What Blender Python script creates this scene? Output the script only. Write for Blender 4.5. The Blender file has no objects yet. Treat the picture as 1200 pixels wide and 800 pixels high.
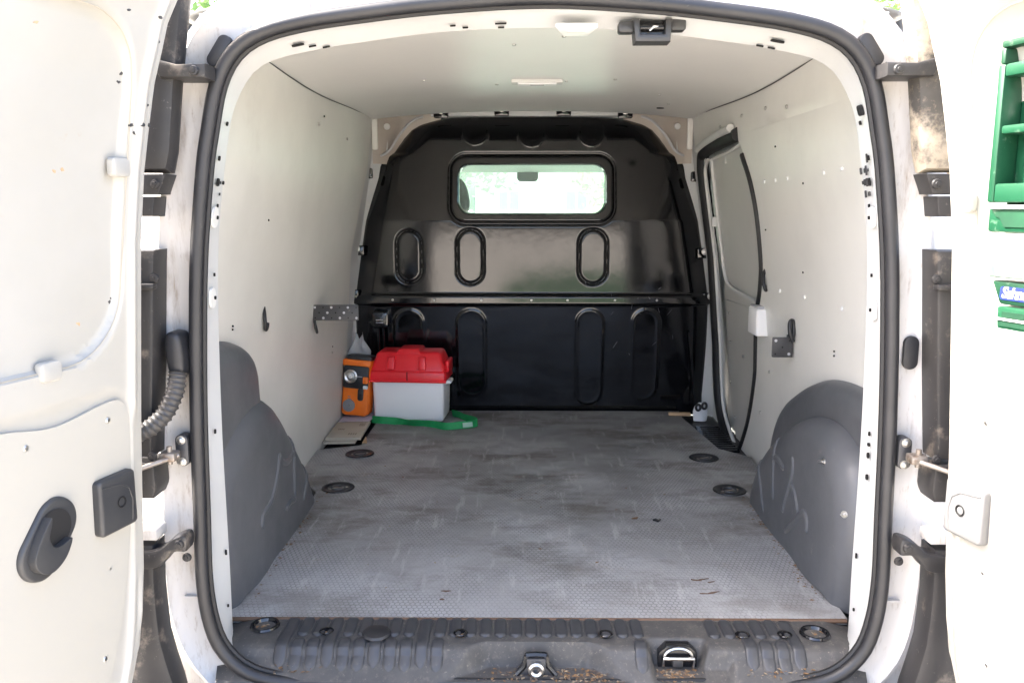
import bpy, bmesh, math, random
from mathutils import Vector, Matrix
random.seed(7)
R = math.radians
scene = bpy.context.scene
COL = scene.collection

# ------------------------------------------------------------------ camera
CAM = Vector((-0.03, -1.296, 0.75))
PITCH, YAW = math.atan(158 / 968), math.atan(13 / 968)
fwd = Vector((-math.sin(YAW) * math.cos(PITCH), math.cos(YAW) * math.cos(PITCH), -math.sin(PITCH)))
rgt = Vector((math.cos(YAW), math.sin(YAW), 0))
upv = rgt.cross(fwd)
cd = bpy.data.cameras.new('camera')
cd.sensor_width = 36; cd.lens = 968 / 1200 * 36
cd.clip_start = 0.02; cd.clip_end = 600
cam = bpy.data.objects.new('camera', cd); COL.objects.link(cam)
cam.matrix_world = Matrix((
    (rgt.x, upv.x, -fwd.x, CAM.x), (rgt.y, upv.y, -fwd.y, CAM.y),
    (rgt.z, upv.z, -fwd.z, CAM.z), (0, 0, 0, 1)))
scene.camera = cam

# ------------------------------------------------------------------ sky, sun, exposure
SUN_TO = Vector((-0.66, 0.10, 0.74)).normalized()
w = bpy.data.worlds.new('World'); scene.world = w; w.use_nodes = True
nt = w.node_tree
bg = nt.nodes['Background']
sky = nt.nodes.new('ShaderNodeTexSky'); sky.sky_type = 'NISHITA'; sky.sun_disc = False
sky.sun_elevation = math.asin(SUN_TO.z); sky.sun_rotation = math.atan2(SUN_TO.x, SUN_TO.y)
sky.air_density = 0.75; sky.dust_density = 5.5; sky.ozone_density = 0.8
nt.links.new(sky.outputs[0], bg.inputs[0]); bg.inputs[1].default_value = 0.15
sl = bpy.data.lights.new('sun', 'SUN'); sl.energy = 2.8; sl.angle = R(0.5); sl.color = (1.0, 0.95, 0.87)
so = bpy.data.objects.new('sun', sl); COL.objects.link(so)
so.rotation_euler = (-SUN_TO).to_track_quat('-Z', 'Y').to_euler()
so.location = (-6, 1, 8)
vs = scene.view_settings
vs.view_transform = 'Standard'; vs.look = 'None'; vs.gamma = 1; vs.use_curve_mapping = False
vs.exposure = 3.3

# ------------------------------------------------------------------ materials
MATS = {}
def nmat(name):
    m = bpy.data.materials.new(name); m.use_nodes = True
    MATS[name] = m
    return m, m.node_tree, m.node_tree.nodes['Principled BSDF']

def mat(name, col, rough=0.5, metal=0.0, var=None, dirt=None, dirt2=None, bump=None, spec=0.5, rvar=0.0, scale_xyz=None):
    """var=(scale, colour, amount) soft variation; dirt=(scale, threshold, softness, colour, amount) patches."""
    m, t, b = nmat(name)
    N, L = t.nodes, t.links
    b.inputs['Roughness'].default_value = rough
    b.inputs['Metallic'].default_value = metal
    b.inputs['Specular IOR Level'].default_value = spec
    geo = N.new('ShaderNodeTexCoord'); src = geo.outputs['Object']
    if scale_xyz:
        mp = N.new('ShaderNodeMapping'); mp.inputs['Scale'].default_value = scale_xyz
        L.new(src, mp.inputs[0]); src = mp.outputs[0]
    cur = None
    def rgb(c):
        n = N.new('ShaderNodeRGB'); n.outputs[0].default_value = (*c, 1); return n.outputs[0]
    cur = rgb(col)
    def noise(s, det=5, rgh=0.6):
        n = N.new('ShaderNodeTexNoise'); n.inputs['Scale'].default_value = s
        n.inputs['Detail'].default_value = det; n.inputs['Roughness'].default_value = rgh
        L.new(src, n.inputs['Vector']); return n.outputs['Fac']
    def mix(f, a, c):
        x = N.new('ShaderNodeMix'); x.data_type = 'RGBA'
        L.new(f, x.inputs[0]); L.new(a, x.inputs[6]); L.new(c, x.inputs[7]); return x.outputs[2]
    def ramp(f, a, c, amt):
        r = N.new('ShaderNodeMapRange'); r.interpolation_type = 'SMOOTHSTEP'
        L.new(f, r.inputs[0]); r.inputs[1].default_value = a; r.inputs[2].default_value = c
        r.inputs[3].default_value = 0; r.inputs[4].default_value = amt; return r.outputs[0]
    if var:
        cur = mix(ramp(noise(var[0]), 0.3, 0.7, var[2]), cur, rgb(var[1]))
    for dd in (dirt, dirt2):
        if dd:
            cur = mix(ramp(noise(dd[0], 8, 0.7), dd[1], dd[1] + dd[2], dd[4]), cur, rgb(dd[3]))
    L.new(cur, b.inputs['Base Color'])
    if rvar:
        r = N.new('ShaderNodeMapRange'); L.new(noise(14, 6, .7), r.inputs[0])
        r.inputs[1].default_value = .3; r.inputs[2].default_value = .7
        r.inputs[3].default_value = rough - rvar; r.inputs[4].default_value = rough + rvar
        L.new(r.outputs[0], b.inputs['Roughness'])
    if bump:
        bm_ = N.new('ShaderNodeBump'); bm_.inputs['Strength'].default_value = bump[1]
        bm_.inputs['Distance'].default_value = bump[2] if len(bump) > 2 else 0.002
        L.new(noise(bump[0], 4), bm_.inputs['Height']); L.new(bm_.outputs[0], b.inputs['Normal'])
    return m

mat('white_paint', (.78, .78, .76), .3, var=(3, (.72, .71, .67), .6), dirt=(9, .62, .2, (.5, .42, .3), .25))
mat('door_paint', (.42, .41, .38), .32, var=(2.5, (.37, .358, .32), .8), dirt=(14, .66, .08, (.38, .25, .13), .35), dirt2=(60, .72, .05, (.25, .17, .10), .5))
mat('dirty_paint', (.56, .55, .54), .45, var=(6, (.47, .44, .405), .9), dirt=(11, .49, .2, (.24, .18, .125), .8), dirt2=(75, .54, .2, (.22, .165, .12), .6), scale_xyz=(1.6, 1, .35))
mat('inner_paint', (.62, .63, .63), .35, var=(5, (.55, .56, .555), .7), dirt=(45, .66, .04, (.25, .24, .22), .6))
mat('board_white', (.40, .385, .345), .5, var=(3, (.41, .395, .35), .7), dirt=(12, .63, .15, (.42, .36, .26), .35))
mat('wall_lining', (.76, .75, .71), .40, var=(2.2, (.64, .635, .60), .8), dirt=(34, .70, .08, (.36, .33, .28), .3), dirt2=(4, .58, .18, (.60, .58, .535), .5), bump=(9, .25, .006))
mat('roof_lining', (.72, .715, .69), .36, var=(2, (.67, .665, .64), .8), dirt=(26, .70, .1, (.36, .33, .28), .3), bump=(5, .3, .008))
mat('slide_lining', (.55, .545, .515), .42, var=(4, (.49, .485, .46), .8), dirt=(30, .68, .1, (.22, .2, .17), .4), bump=(9, .25, .005))
mat('beige_plastic', (.45, .40, .35), .5, var=(8, (.38, .34, .30), .7))
mat('black_plastic', (.005, .005, .006), 0.09, rvar=.025, spec=.66, dirt=(22, .66, .12, (.025, .023, .02), .35), dirt2=(120, .72, .05, (.08, .08, .08), .35), bump=(6, .10, .004))
mat('gloss_black', (.012, .012, .013), .22)
mat('trim_plastic', (.018, .0175, .019), .5, var=(7, (.034, .032, .031), .8), dirt=(16, .56, .15, (.19, .16, .13), .6), dirt2=(80, .62, .08, (.22, .2, .18), .5))
mat('sill_dust', (.070, .066, .062), .62, var=(14, (.048, .047, .047), .8), dirt=(60, .50, .25, (.14, .125, .105), .6), dirt2=(150, .56, .12, (.22, .19, .16), .5), rvar=.1)
mat('sunlit_dusty_trim', (.030, .028, .027), .6, var=(7, (.10, .09, .075), .8), dirt=(5, .44, .10, (.36, .31, .24), .85), dirt2=(60, .52, .15, (.22, .18, .13), .6))  # pale beige patches paint a patch of sunlight onto the dusty black trim
mat('sill_plastic', (.032, .033, .037), .42, var=(8, (.055, .055, .057), .85), dirt=(30, .58, .18, (.12, .11, .095), .55), dirt2=(130, .64, .08, (.24, .22, .19), .5), rvar=.1)
mat('arch_plastic', (.088, .092, .101), .38, var=(5, (.12, .124, .132), .8), dirt=(24, .64, .1, (.23, .22, .20), .45), dirt2=(110, .71, .04, (.35, .34, .32), .5), bump=(260, .15, .001), rvar=.06)
mat('rubber', (.013, .0135, .016), .45, var=(9, (.028, .028, .031), .7), dirt=(40, .62, .1, (.09, .085, .08), .4))
mat('dark_rubber', (.010, .010, .011), .6)
mat('hole_dark', (.004, .004, .004), .9)
mat('grey_handle', (.032, .033, .036), .42, var=(14, (.05, .05, .05), .7))
mat('pale_plastic', (.62, .62, .60), .45, var=(10, (.55, .55, .53), .6))
mat('steel', (.55, .54, .52), .35, 1.0, dirt=(30, .55, .15, (.25, .2, .16), .6))
mat('rusty_steel', (.30, .27, .24), .5, .7, dirt=(40, .5, .2, (.16, .10, .06), .8))
mat('dark_steel', (.065, .065, .068), .45, .4, dirt=(40, .6, .15, (.2, .17, .14), .5))
mat('plywood', (.15, .085, .05), .7, var=(30, (.10, .06, .035), .8))
mat('hose', (.05, .048, .047), .5, dirt=(50, .55, .2, (.2, .17, .14), .6))
mat('red_plastic', (.86, .022, .035), .34, var=(12, (.76, .018, .026), .6), dirt=(50, .68, .06, (.62, .2, .2), .35))
mat('box_white', (.90, .90, .90), .40, var=(6, (.86, .86, .86), .6))
mat('green_web', (.012, .30, .085), .65, bump=(500, .3, .001), var=(40, (.01, .22, .06), .6))
mat('green_web_pale', (.35, .52, .40), .7)
mat('orange_plastic', (.95, .21, .015), .4, var=(20, (.75, .13, .01), .5))
mat('lamp_black', (.018, .018, .02), .4)
mat('grey_print', (.22, .22, .23), .5)
mat('card', (.46, .42, .34), .8, var=(9, (.40, .36, .29), .7), dirt=(30, .62, .1, (.22, .18, .13), .5))
mat('card_ink', (.24, .21, .17), .8)
mat('pink_paper', (.50, .40, .44), .75, var=(14, (.42, .40, .48), .9))
mat('wood_stick', (.55, .38, .22), .7, var=(40, (.42, .27, .15), .7))
mat('crate_green', (.004, .050, .022), .45, var=(12, (.006, .062, .028), .6), dirt=(45, .58, .1, (.10, .17, .12), .6))
mat('tray_green', (.003, .030, .014), .5, var=(12, (.008, .07, .03), .6), dirt=(30, .62, .1, (.2, .26, .2), .6))
mat('tray_cap', (.26, .32, .29), .5, dirt=(18, .50, .1, (.03, .12, .07), .8))
mat('label_white', (.8, .8, .8), .5)
mat('label_grey', (.45, .45, .47), .6)
mat('label_blue', (.015, .025, .16), .4)
mat('cover_grey', (.12, .12, .122), .35)
mat('litter', (.26, .15, .065), .8, var=(200, (.12, .07, .04), .9))
mat('litter_pale', (.34, .27, .18), .8, var=(200, (.2, .15, .1), .9))
mat('soil', (.07, .055, .045), .95, var=(80, (.14, .11, .09), .9), bump=(200, .8, .004))
mat('asphalt', (.36, .33, .285), .9, var=(1.2, (.42, .39, .34), .8), dirt=(60, .55, .2, (.25, .23, .2), .5), bump=(120, .5, .004))
mat('bark', (.09, .065, .045), .9, bump=(30, .6, .02))
mat('reflection_dark_green', (.035, .075, .02), .6)
def leafmat(name, c, ct):
    m, t, b = nmat(name); N, L = t.nodes, t.links
    b.inputs['Base Color'].default_value = (*c, 1); b.inputs['Roughness'].default_value = .5
    tl = N.new('ShaderNodeBsdfTranslucent'); tl.inputs[0].default_value = (*ct, 1)
    mx = N.new('ShaderNodeMixShader'); mx.inputs[0].default_value = .45
    L.new(b.outputs[0], mx.inputs[1]); L.new(tl.outputs[0], mx.inputs[2]); L.new(mx.outputs[0], N['Material Output'].inputs[0])
leafmat('leaf_a', (.12, .22, .08), (.26, .42, .14)); leafmat('leaf_b', (.14, .24, .08), (.30, .45, .14))
mat('plaster', (.66, .63, .56), .85, var=(1.5, (.6, .57, .5), .7))
mat('plaster_pink', (.60, .50, .44), .85, var=(1.5, (.55, .46, .41), .7))
mat('roof_tile', (.28, .10, .06), .8, var=(3, (.22, .08, .05), .8))
mat('window_dark', (.20, .23, .22), .3)
mat('seat_cloth', (.010, .011, .012), .85)
mat('dash', (.05, .05, .052), .6)
mat('cab_trim', (.34, .36, .34), .7)

def chrome():
    m, t, b = nmat('chrome'); b.inputs['Metallic'].default_value = 1
    b.inputs['Base Color'].default_value = (.75, .75, .76, 1); b.inputs['Roughness'].default_value = .12
chrome()

def thin(name, tint, rough, alpha_mix):
    m, t, b = nmat(name); N, L = t.nodes, t.links
    out = N['Material Output']
    tr = N.new('ShaderNodeBsdfTransparent'); tr.inputs[0].default_value = (*tint, 1)
    b.inputs['Base Color'].default_value = (.8, .82, .84, 1); b.inputs['Roughness'].default_value = rough
    mx = N.new('ShaderNodeMixShader'); mx.inputs[0].default_value = alpha_mix
    L.new(tr.outputs[0], mx.inputs[1]); L.new(b.outputs[0], mx.inputs[2]); L.new(mx.outputs[0], out.inputs[0])
    return m
def glass(name, tint):
    m, t, b = nmat(name); N, L = t.nodes, t.links
    out = N['Material Output']
    tr = N.new('ShaderNodeBsdfTransparent'); tr.inputs[0].default_value = (*tint, 1)
    gl = N.new('ShaderNodeBsdfGlossy'); gl.inputs['Roughness'].default_value = .03
    lw = N.new('ShaderNodeLayerWeight'); lw.inputs[0].default_value = .5
    pwn = N.new('ShaderNodeMath'); pwn.operation = 'POWER'; L.new(lw.outputs['Facing'], pwn.inputs[0]); pwn.inputs[1].default_value = 5
    fr = N.new('ShaderNodeMapRange'); L.new(pwn.outputs[0], fr.inputs[0]); fr.inputs[3].default_value = .04; fr.inputs[4].default_value = .9
    mx = N.new('ShaderNodeMixShader')
    L.new(fr.outputs[0], mx.inputs[0]); L.new(tr.outputs[0], mx.inputs[1]); L.new(gl.outputs[0], mx.inputs[2])
    du = N.new('ShaderNodeBsdfTranslucent'); du.inputs[0].default_value = (.80, .88, .84, 1)      # road dust on the glass
    m2 = N.new('ShaderNodeMixShader'); m2.inputs[0].default_value = .045
    L.new(mx.outputs[0], m2.inputs[1]); L.new(du.outputs[0], m2.inputs[2]); L.new(m2.outputs[0], out.inputs[0])
glass('cab_glass', (.84, .96, .90)); glass('windscreen_glass', (.85, .93, .90))
thin('clear_bag', (.9, .9, .92), .25, .32)

def floor_mat():
    m, t, b = nmat('mesh_floor'); N, L = t.nodes, t.links
    geo = N.new('ShaderNodeNewGeometry')
    def vm(op, a, c=None):
        n = N.new('ShaderNodeVectorMath'); n.operation = op
        for i, v in enumerate((a, c)):
            if v is None: continue
            if isinstance(v, tuple): n.inputs[i].default_value = v
            else: L.new(v, n.inputs[i])
        return n
    def mm(op, a, c=None, d=None):
        n = N.new('ShaderNodeMath'); n.operation = op
        for i, v in enumerate((a, c, d)):
            if v is None: continue
            if isinstance(v, (int, float)): n.inputs[i].default_value = v
            else: L.new(v, n.inputs[i])
        return n.outputs[0]
    S = 1 / 0.0098
    p = vm('MULTIPLY', geo.outputs['Position'], (S, S * .80, 0)).outputs[0]
    p = vm('ADD', p, (200, 173.2 * 2, 0)).outputs[0]
    r = (1, 1.7320508, 1); h = (.5, .8660254, .5)
    def cell(v):
        a = vm('MODULO', v, r).outputs[0]
        return vm('SUBTRACT', a, h).outputs[0]
    a = cell(p); c = cell(vm('SUBTRACT', p, h).outputs[0])
    flat = lambda v: vm('MULTIPLY', v, (1, 1, 0)).outputs[0]
    a, c = flat(a), flat(c)
    la = vm('LENGTH', a).outputs['Value']; lc = vm('LENGTH', c).outputs['Value']
    sel = mm('LESS_THAN', la, lc)
    mx = N.new('ShaderNodeMix'); mx.data_type = 'VECTOR'
    L.new(sel, mx.inputs[0]); L.new(c, mx.inputs[4]); L.new(a, mx.inputs[5])
    q = vm('ABSOLUTE', mx.outputs[1]).outputs[0]
    d1 = vm('DOT_PRODUCT', q, (.5, .8660254, 0)).outputs['Value']
    sx = N.new('ShaderNodeSeparateXYZ'); L.new(q, sx.inputs[0])
    hd = mm('MAXIMUM', d1, sx.outputs[0])
    rg = N.new('ShaderNodeMapRange'); rg.interpolation_type = 'SMOOTHSTEP'
    L.new(hd, rg.inputs[0]); rg.inputs[1].default_value = .36; rg.inputs[2].default_value = .46
    line = rg.outputs[0]
    def noise(s, det=6, vec=None, rr=.6):
        n = N.new('ShaderNodeTexNoise'); n.inputs['Scale'].default_value = s; n.inputs['Detail'].default_value = det
        n.inputs['Roughness'].default_value = rr
        L.new(vec or geo.outputs['Position'], n.inputs['Vector']); return n.outputs['Fac']
    def ramp(f, a_, c_, lo, hi):
        x = N.new('ShaderNodeMapRange'); x.interpolation_type = 'SMOOTHSTEP'; L.new(f, x.inputs[0])
        for i, v in zip((1, 2, 3, 4), (a_, c_, lo, hi)): x.inputs[i].default_value = v
        return x.outputs[0]
    def mix(f, a_, c_):
        x = N.new('ShaderNodeMix'); x.data_type = 'RGBA'
        if isinstance(f, float): x.inputs[0].default_value = f
        else: L.new(f, x.inputs[0])
        for i, v in ((6, a_), (7, c_)):
            if isinstance(v, tuple): x.inputs[i].default_value = (*v, 1)
            else: L.new(v, x.inputs[i])
        return x.outputs[2]
    worn = ramp(noise(3.1), .4, .62, 0, 1)
    base = mix(worn, (.235, .232, .229), (.35, .348, .346))
    # line pattern fades where the film is worn or muddy
    vis = ramp(noise(4.3, 7, None, .65), .38, .60, .12, .80)
    base = mix(mm('MULTIPLY', line, vis), base, (.12, .117, .114))
    st = vm('MULTIPLY', geo.outputs['Position'], (1.0, 1.8, 1)).outputs[0]
    stain = ramp(noise(2.3, 10, st, .72), .47, .62, 0, .80)
    base = mix(stain, base, (.105, .092, .078))
    st2 = vm('MULTIPLY', geo.outputs['Position'], (9, 1.2, 1)).outputs[0]
    scr = ramp(noise(5, 8, st2, .7), .54, .68, 0, .5)
    base = mix(scr, base, (.47, .46, .45))
    st3 = vm('MULTIPLY', geo.outputs['Position'], (60, 3.0, 1)).outputs[0]
    sc2 = ramp(noise(3, 6, st3, .7), .62, .70, 0, .45)
    base = mix(sc2, base, (.16, .155, .15))
    mud = ramp(noise(9, 11, None, .78), .57, .68, 0, .55)
    base = mix(mud, base, (.24, .20, .155))
    # paler loading end: skylight falloff painted in with trodden dust, ragged outline
    sp_ = N.new('ShaderNodeSeparateXYZ'); L.new(geo.outputs['Position'], sp_.inputs[0])
    wv = mm('ADD', sp_.outputs[1], mm('MULTIPLY', noise(3.0, 9, None, .7), 1.1))
    dust_light = mm('MULTIPLY', ramp(wv, 1.30, .60, 0, .32), mm('SUBTRACT', 1.0, mm('MULTIPLY', mm('MULTIPLY', line, vis), .75)))
    base = mix(dust_light, base, (.50, .49, .475))
    L.new(base, b.inputs['Base Color'])
    L.new(ramp(noise(6), .3, .7, .38, .62), b.inputs['Roughness'])
    bp = N.new('ShaderNodeBump'); bp.inputs['Strength'].default_value = .5; bp.inputs['Distance'].default_value = .0012
    L.new(mm('SUBTRACT', 1.0, line), bp.inputs['Height']); L.new(bp.outputs[0], b.inputs['Normal'])
floor_mat()

# ------------------------------------------------------------------ helpers
def tag(o, label=None, cat=None, group=None, kind=None):
    if label: o['label'] = label
    if cat: o['category'] = cat
    if group: o['group'] = group
    if kind: o['kind'] = kind
    return o
def root(name, loc, label, cat, group=None):
    o = bpy.data.objects.new(name, None); o.location = loc; COL.objects.link(o); o.empty_display_size = .05
    return tag(o, label, cat, group)
def mesh(V, F, matname, smooth=True, angle=38):
    me = bpy.data.meshes.new('m')
    me.from_pydata([tuple(v) for v in V], [], F)
    me.materials.append(MATS[matname])
    fix(me, smooth, angle)
    return me
def fix(me, smooth=True, angle=38):
    bm = bmesh.new(); bm.from_mesh(me); bmesh.ops.recalc_face_normals(bm, faces=bm.faces); bm.to_mesh(me); bm.free()
    if smooth:
        me.shade_smooth(); me.set_sharp_from_angle(angle=R(angle))
def link(name, me, parent=None, M=None):
    o = bpy.data.objects.new(name, me); COL.objects.link(o)
    M = M or Matrix()
    if parent is None:
        if not any(M[i][3] for i in range(3)):
            xs = [v.co for v in me.vertices]
            c = Vector((sum(v.x for v in xs) / len(xs), sum(v.y for v in xs) / len(xs), min(v.z for v in xs)))
            me.transform(Matrix.Translation(-c)); M = Matrix.Translation(c) @ M
        o.matrix_world = M
    else:
        o.parent = parent
        if parent.type == 'EMPTY':
            o.matrix_local = Matrix.Translation(-Vector(parent['_loc'])) @ M if '_loc' in parent else Matrix.Translation(-parent.location) @ M
        else:
            o.matrix_local = (parent['_wm_inv'] if False else pw(parent).inverted()) @ M
    WM[o.name] = (M.copy())
    return o
WM = {}
def pw(o): return WM.get(o.name, Matrix.Translation(o.location))
def mk(name, V, F, m, parent=None, smooth=True, angle=38, M=None):
    return link(name, mesh(V, F, m, smooth, angle), parent, M)
def rep(name, me, parent, Ms):
    return [link(name, me, parent, M) for M in Ms]
T = lambda x, y, z: Matrix.Translation((x, y, z))
def rot(a, ax): return Matrix.Rotation(R(a), 4, ax)
ID = lambda a, b, c: (a, b, c)
XZ = lambda a, b, c: (a, c, b)          # outline in x,z ; extrude along y
YZ = lambda a, b, c: (c, a, b)          # outline in y,z ; extrude along x
def prism_me(pts, c0, c1, m, mp=ID, bevel=0, seg=2, angle=38):
    V = [mp(a, b, c0) for a, b in pts] + [mp(a, b, c1) for a, b in pts]
    n = len(pts)
    F = [tuple(range(n)), tuple(range(2 * n - 1, n - 1, -1))] + [(i, (i + 1) % n, (i + 1) % n + n, i + n) for i in range(n)]
    me = bpy.data.meshes.new('m'); me.from_pydata(V, [], F); me.materials.append(MATS[m])
    if bevel:
        bm = bmesh.new(); bm.from_mesh(me); bmesh.ops.recalc_face_normals(bm, faces=bm.faces)
        caps = [f for f in bm.faces if len(f.verts) == n and n != 4] or list(bm.faces)
        es = set(e for f in caps for e in f.edges)
        if n == 4: es = set(bm.edges)
        bmesh.ops.bevel(bm, geom=list(es), offset=bevel, segments=seg, profile=.5, affect='EDGES', clamp_overlap=True)
        bm.to_mesh(me); bm.free()
    fix(me, True, angle)
    return me
def prism(name, pts, c0, c1, m, parent=None, mp=ID, bevel=0, seg=2, M=None):
    return link(name, prism_me(pts, c0, c1, m, mp, bevel, seg), parent, M)
def box_me(x0, x1, y0, y1, z0, z1, m, bevel=0, seg=2):
    return prism_me([(x0, y0), (x1, y0), (x1, y1), (x0, y1)], z0, z1, m, ID, bevel, seg)
def box(name, x0, x1, y0, y1, z0, z1, m, parent=None, bevel=0, seg=2, M=None):
    return link(name, box_me(x0, x1, y0, y1, z0, z1, m, bevel, seg), parent, M)
def joined(mes):
    bm = bmesh.new()
    for me in mes: bm.from_mesh(me)
    out = bpy.data.meshes.new('m'); bm.to_mesh(out); bm.free()
    for me in mes[:1]:
        for mm_ in me.materials: out.materials.append(mm_)
    out.shade_smooth(); out.set_sharp_from_angle(angle=R(38))
    return out
def tube_me(P, r, m, closed=False, seg=8, rz=None, ring_fn=None):
    P = [Vector(p) for p in P]; n = len(P)
    V, F = [], []
    ref = None
    for i in range(n):
        if closed: t = P[(i + 1) % n] - P[i - 1]
        else: t = P[min(i + 1, n - 1)] - P[max(i - 1, 0)]
        t.normalize()
        if ref is None:
            ref = Vector((0, 1, 0)) if abs(t.y) < .9 else Vector((1, 0, 0))
        a = (ref - t * ref.dot(t)).normalized(); b = t.cross(a); ref = a
        rr = r[i] if isinstance(r, (list, tuple)) else r
        for k in range(seg):
            an = 2 * math.pi * k / seg
            V.append(P[i] + a * math.cos(an) * rr + b * math.sin(an) * rr * (rz or 1))
    for i in range(n if closed else n - 1):
        j = (i + 1) % n
        for k in range(seg):
            l = (k + 1) % seg
            F.append((i * seg + k, i * seg + l, j * seg + l, j * seg + k))
    if not closed:
        F.append(tuple(range(seg))); F.append(tuple((n - 1) * seg + k for k in range(seg)))
    return mesh(V, F, m, True, 50)
def tube(name, P, r, m, parent=None, closed=False, seg=8, rz=None, M=None):
    return link(name, tube_me(P, r, m, closed, seg, rz), parent, M)
def lathe_me(prof, m, seg=20):
    """profile (r, h) about local z."""
    V, F = [], []
    n = len(prof)
    for i in range(seg):
        a = 2 * math.pi * i / seg
        for r_, h in prof: V.append((r_ * math.cos(a), r_ * math.sin(a), h))
    for i in range(seg):
        j = (i + 1) % seg
        for k in range(n - 1):
            F.append((i * n + k, j * n + k, j * n + k + 1, i * n + k + 1))
    me = bpy.data.meshes.new('m'); me.from_pydata(V, [], F); me.materials.append(MATS[m])
    bm = bmesh.new(); bm.from_mesh(me); bmesh.ops.remove_doubles(bm, verts=bm.verts, dist=1e-5); bm.to_mesh(me); bm.free()
    fix(me, True, 40); return me
def grid_me(fn, nu, nv, m, keep=None, angle=60):
    V = [fn(i / nu, j / nv) for j in range(nv + 1) for i in range(nu + 1)]
    F = []
    for j in range(nv):
        for i in range(nu):
            if keep is None or keep((i + .5) / nu, (j + .5) / nv):
                a = j * (nu + 1) + i
                F.append((a, a + 1, a + nu + 2, a + nu + 1))
    return mesh(V, F, m, True, angle)
def interp(x, xs, ys):
    if x <= xs[0]: return ys[0]
    for i in range(len(xs) - 1):
        if x <= xs[i + 1]:
            t = (x - xs[i]) / (xs[i + 1] - xs[i]); return ys[i] + (ys[i + 1] - ys[i]) * t
    return ys[-1]
def sstep(a, b, x):
    t = min(1, max(0, (x - a) / (b - a))); return t * t * (3 - 2 * t)
def catmull(P, per, closed=False):
    n = len(P); out = []
    rng = range(n if closed else n - 1)
    for i in rng:
        g = (lambda k: P[k % n]) if closed else (lambda k: P[min(max(k, 0), n - 1)])
        p0, p1, p2, p3 = g(i - 1), g(i), g(i + 1), g(i + 2)
        for k in range(per):
            t = k / per
            out.append(tuple(.5 * (2 * b + (c - a) * t + (2 * a - 5 * b + 4 * c - d) * t * t + (3 * b - a - 3 * c + d) * t ** 3) for a, b, c, d in zip(p0, p1, p2, p3)))
    if not closed: out.append(tuple(P[-1]))
    return out
def resample(P, n, closed=False):
    P = [Vector(p) for p in P]
    if closed: P = P + [P[0]]
    ds = [0]
    for a, b in zip(P, P[1:]): ds.append(ds[-1] + (b - a).length)
    tot = ds[-1]; out = []; k = 0
    for i in range(n):
        s = tot * i / (n if closed else n - 1)
        while k < len(ds) - 2 and ds[k + 1] < s: k += 1
        t = (s - ds[k]) / max(1e-9, ds[k + 1] - ds[k]); out.append(P[k].lerp(P[k + 1], min(1, t)))
    return out
def sdrr(x, y, cx, cy, hx, hy, r):
    qx, qy = abs(x - cx) - hx + r, abs(y - cy) - hy + r
    return math.hypot(max(qx, 0), max(qy, 0)) + min(max(qx, qy), 0) - r
def rrect(cx, cy, hx, hy, r, n=6):
    out = []
    for sx, sy, a0 in ((1, 1, 0), (-1, 1, 90), (-1, -1, 180), (1, -1, 270)):
        for k in range(n + 1):
            a = R(a0 + 90 * k / n)
            out.append((cx + sx * (hx - r) + r * math.cos(a), cy + sy * (hy - r) + r * math.sin(a)))
    return out
def mirror_half(H):
    """half profile listed bottom centre -> top centre, x >= 0 ; returns closed loop"""
    L_ = [(-x, z) for x, z in H[::-1] if x > 1e-6]
    return list(H) + L_

# ------------------------------------------------------------------ ground (one sheet)
gp = grid_me(lambda u, v: (-300 + 600 * u, -300 + 600 * v, -0.62), 8, 8, 'asphalt')
g = link('ground', gp); tag(g, kind='structure')

# ------------------------------------------------------------------ the van
VAN = root('delivery_van', (0, 0, -0.62), 'white panel van with its rear doors open on an empty grey-lined cargo bay', 'van')

SEAL_H = [(0, -.060), (.31, -.056), (.44, -.049), (.50, -.032), (.54, .008), (.558, .06), (.565, .135), (.562, .255), (.558, .40), (.551, .54),
          (.541, .674), (.524, .805), (.512, .866), (.496, .931), (.47, .977), (.43, 1.005), (.37, 1.022), (.29, 1.034), (.16, 1.048), (0, 1.056)]
NS = 220
SEAL = [Vector((p[0], p[1])) for p in resample([(*p, 0) for p in catmull(mirror_half(SEAL_H), 8, True)], NS, True)]
def normals2(P):
    out = []; n = len(P)
    for i in range(n):
        t = P[(i + 1) % n] - P[i - 1]; t.normalize(); out.append(Vector((t.y, -t.x)))
    return out
SEALN = normals2(SEAL)

# rubber seal: bulb plus lip
sealo = tube('door_seal', [(p.x, -.004, p.y) for p in SEAL], .0108, 'rubber', VAN, True, 12, rz=1.0)
tube('seal_lip', [(p.x - n.x * .0105, .004, p.y - n.y * .0105) for p, n in zip(SEAL, SEALN)], .0045, 'dark_rubber', sealo, True, 6)

# painted rear body round the opening, then roof and sides to the cab
BODY_H = [(0, -.36), (.4, -.36), (.62, -.36), (.70, -.34), (.74, -.28), (.76, -.1), (.765, .05), (.765, .2), (.76, .4), (.745, .55), (.725, .68), (.69, .82), (.67, .88), (.64, .95), (.60, 1.02), (.54, 1.075),
          (.45, 1.11), (.35, 1.13), (.18, 1.145), (0, 1.15)]
BODY = [Vector((p[0], p[1])) for p in resample([(*p, 0) for p in catmull(mirror_half(BODY_H), 8, True)], NS, True)]
V, F = [], []
rows = []
def bump_off(i):                       # slightly uneven panel, real sheet metal
    return .0015 * math.sin(i * .37) + .001 * math.sin(i * .9 + 1)
for off, yy in ((.004, .004), (.012, .012), (.020, .014), (.045, .016), (.055, .010), (.064, .004), (.074, .012), (.080, .04)):
    rows.append([(p.x + n.x * off, yy + bump_off(i), p.y + n.y * off) for i, (p, n) in enumerate(zip(SEAL, SEALN))])
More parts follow.
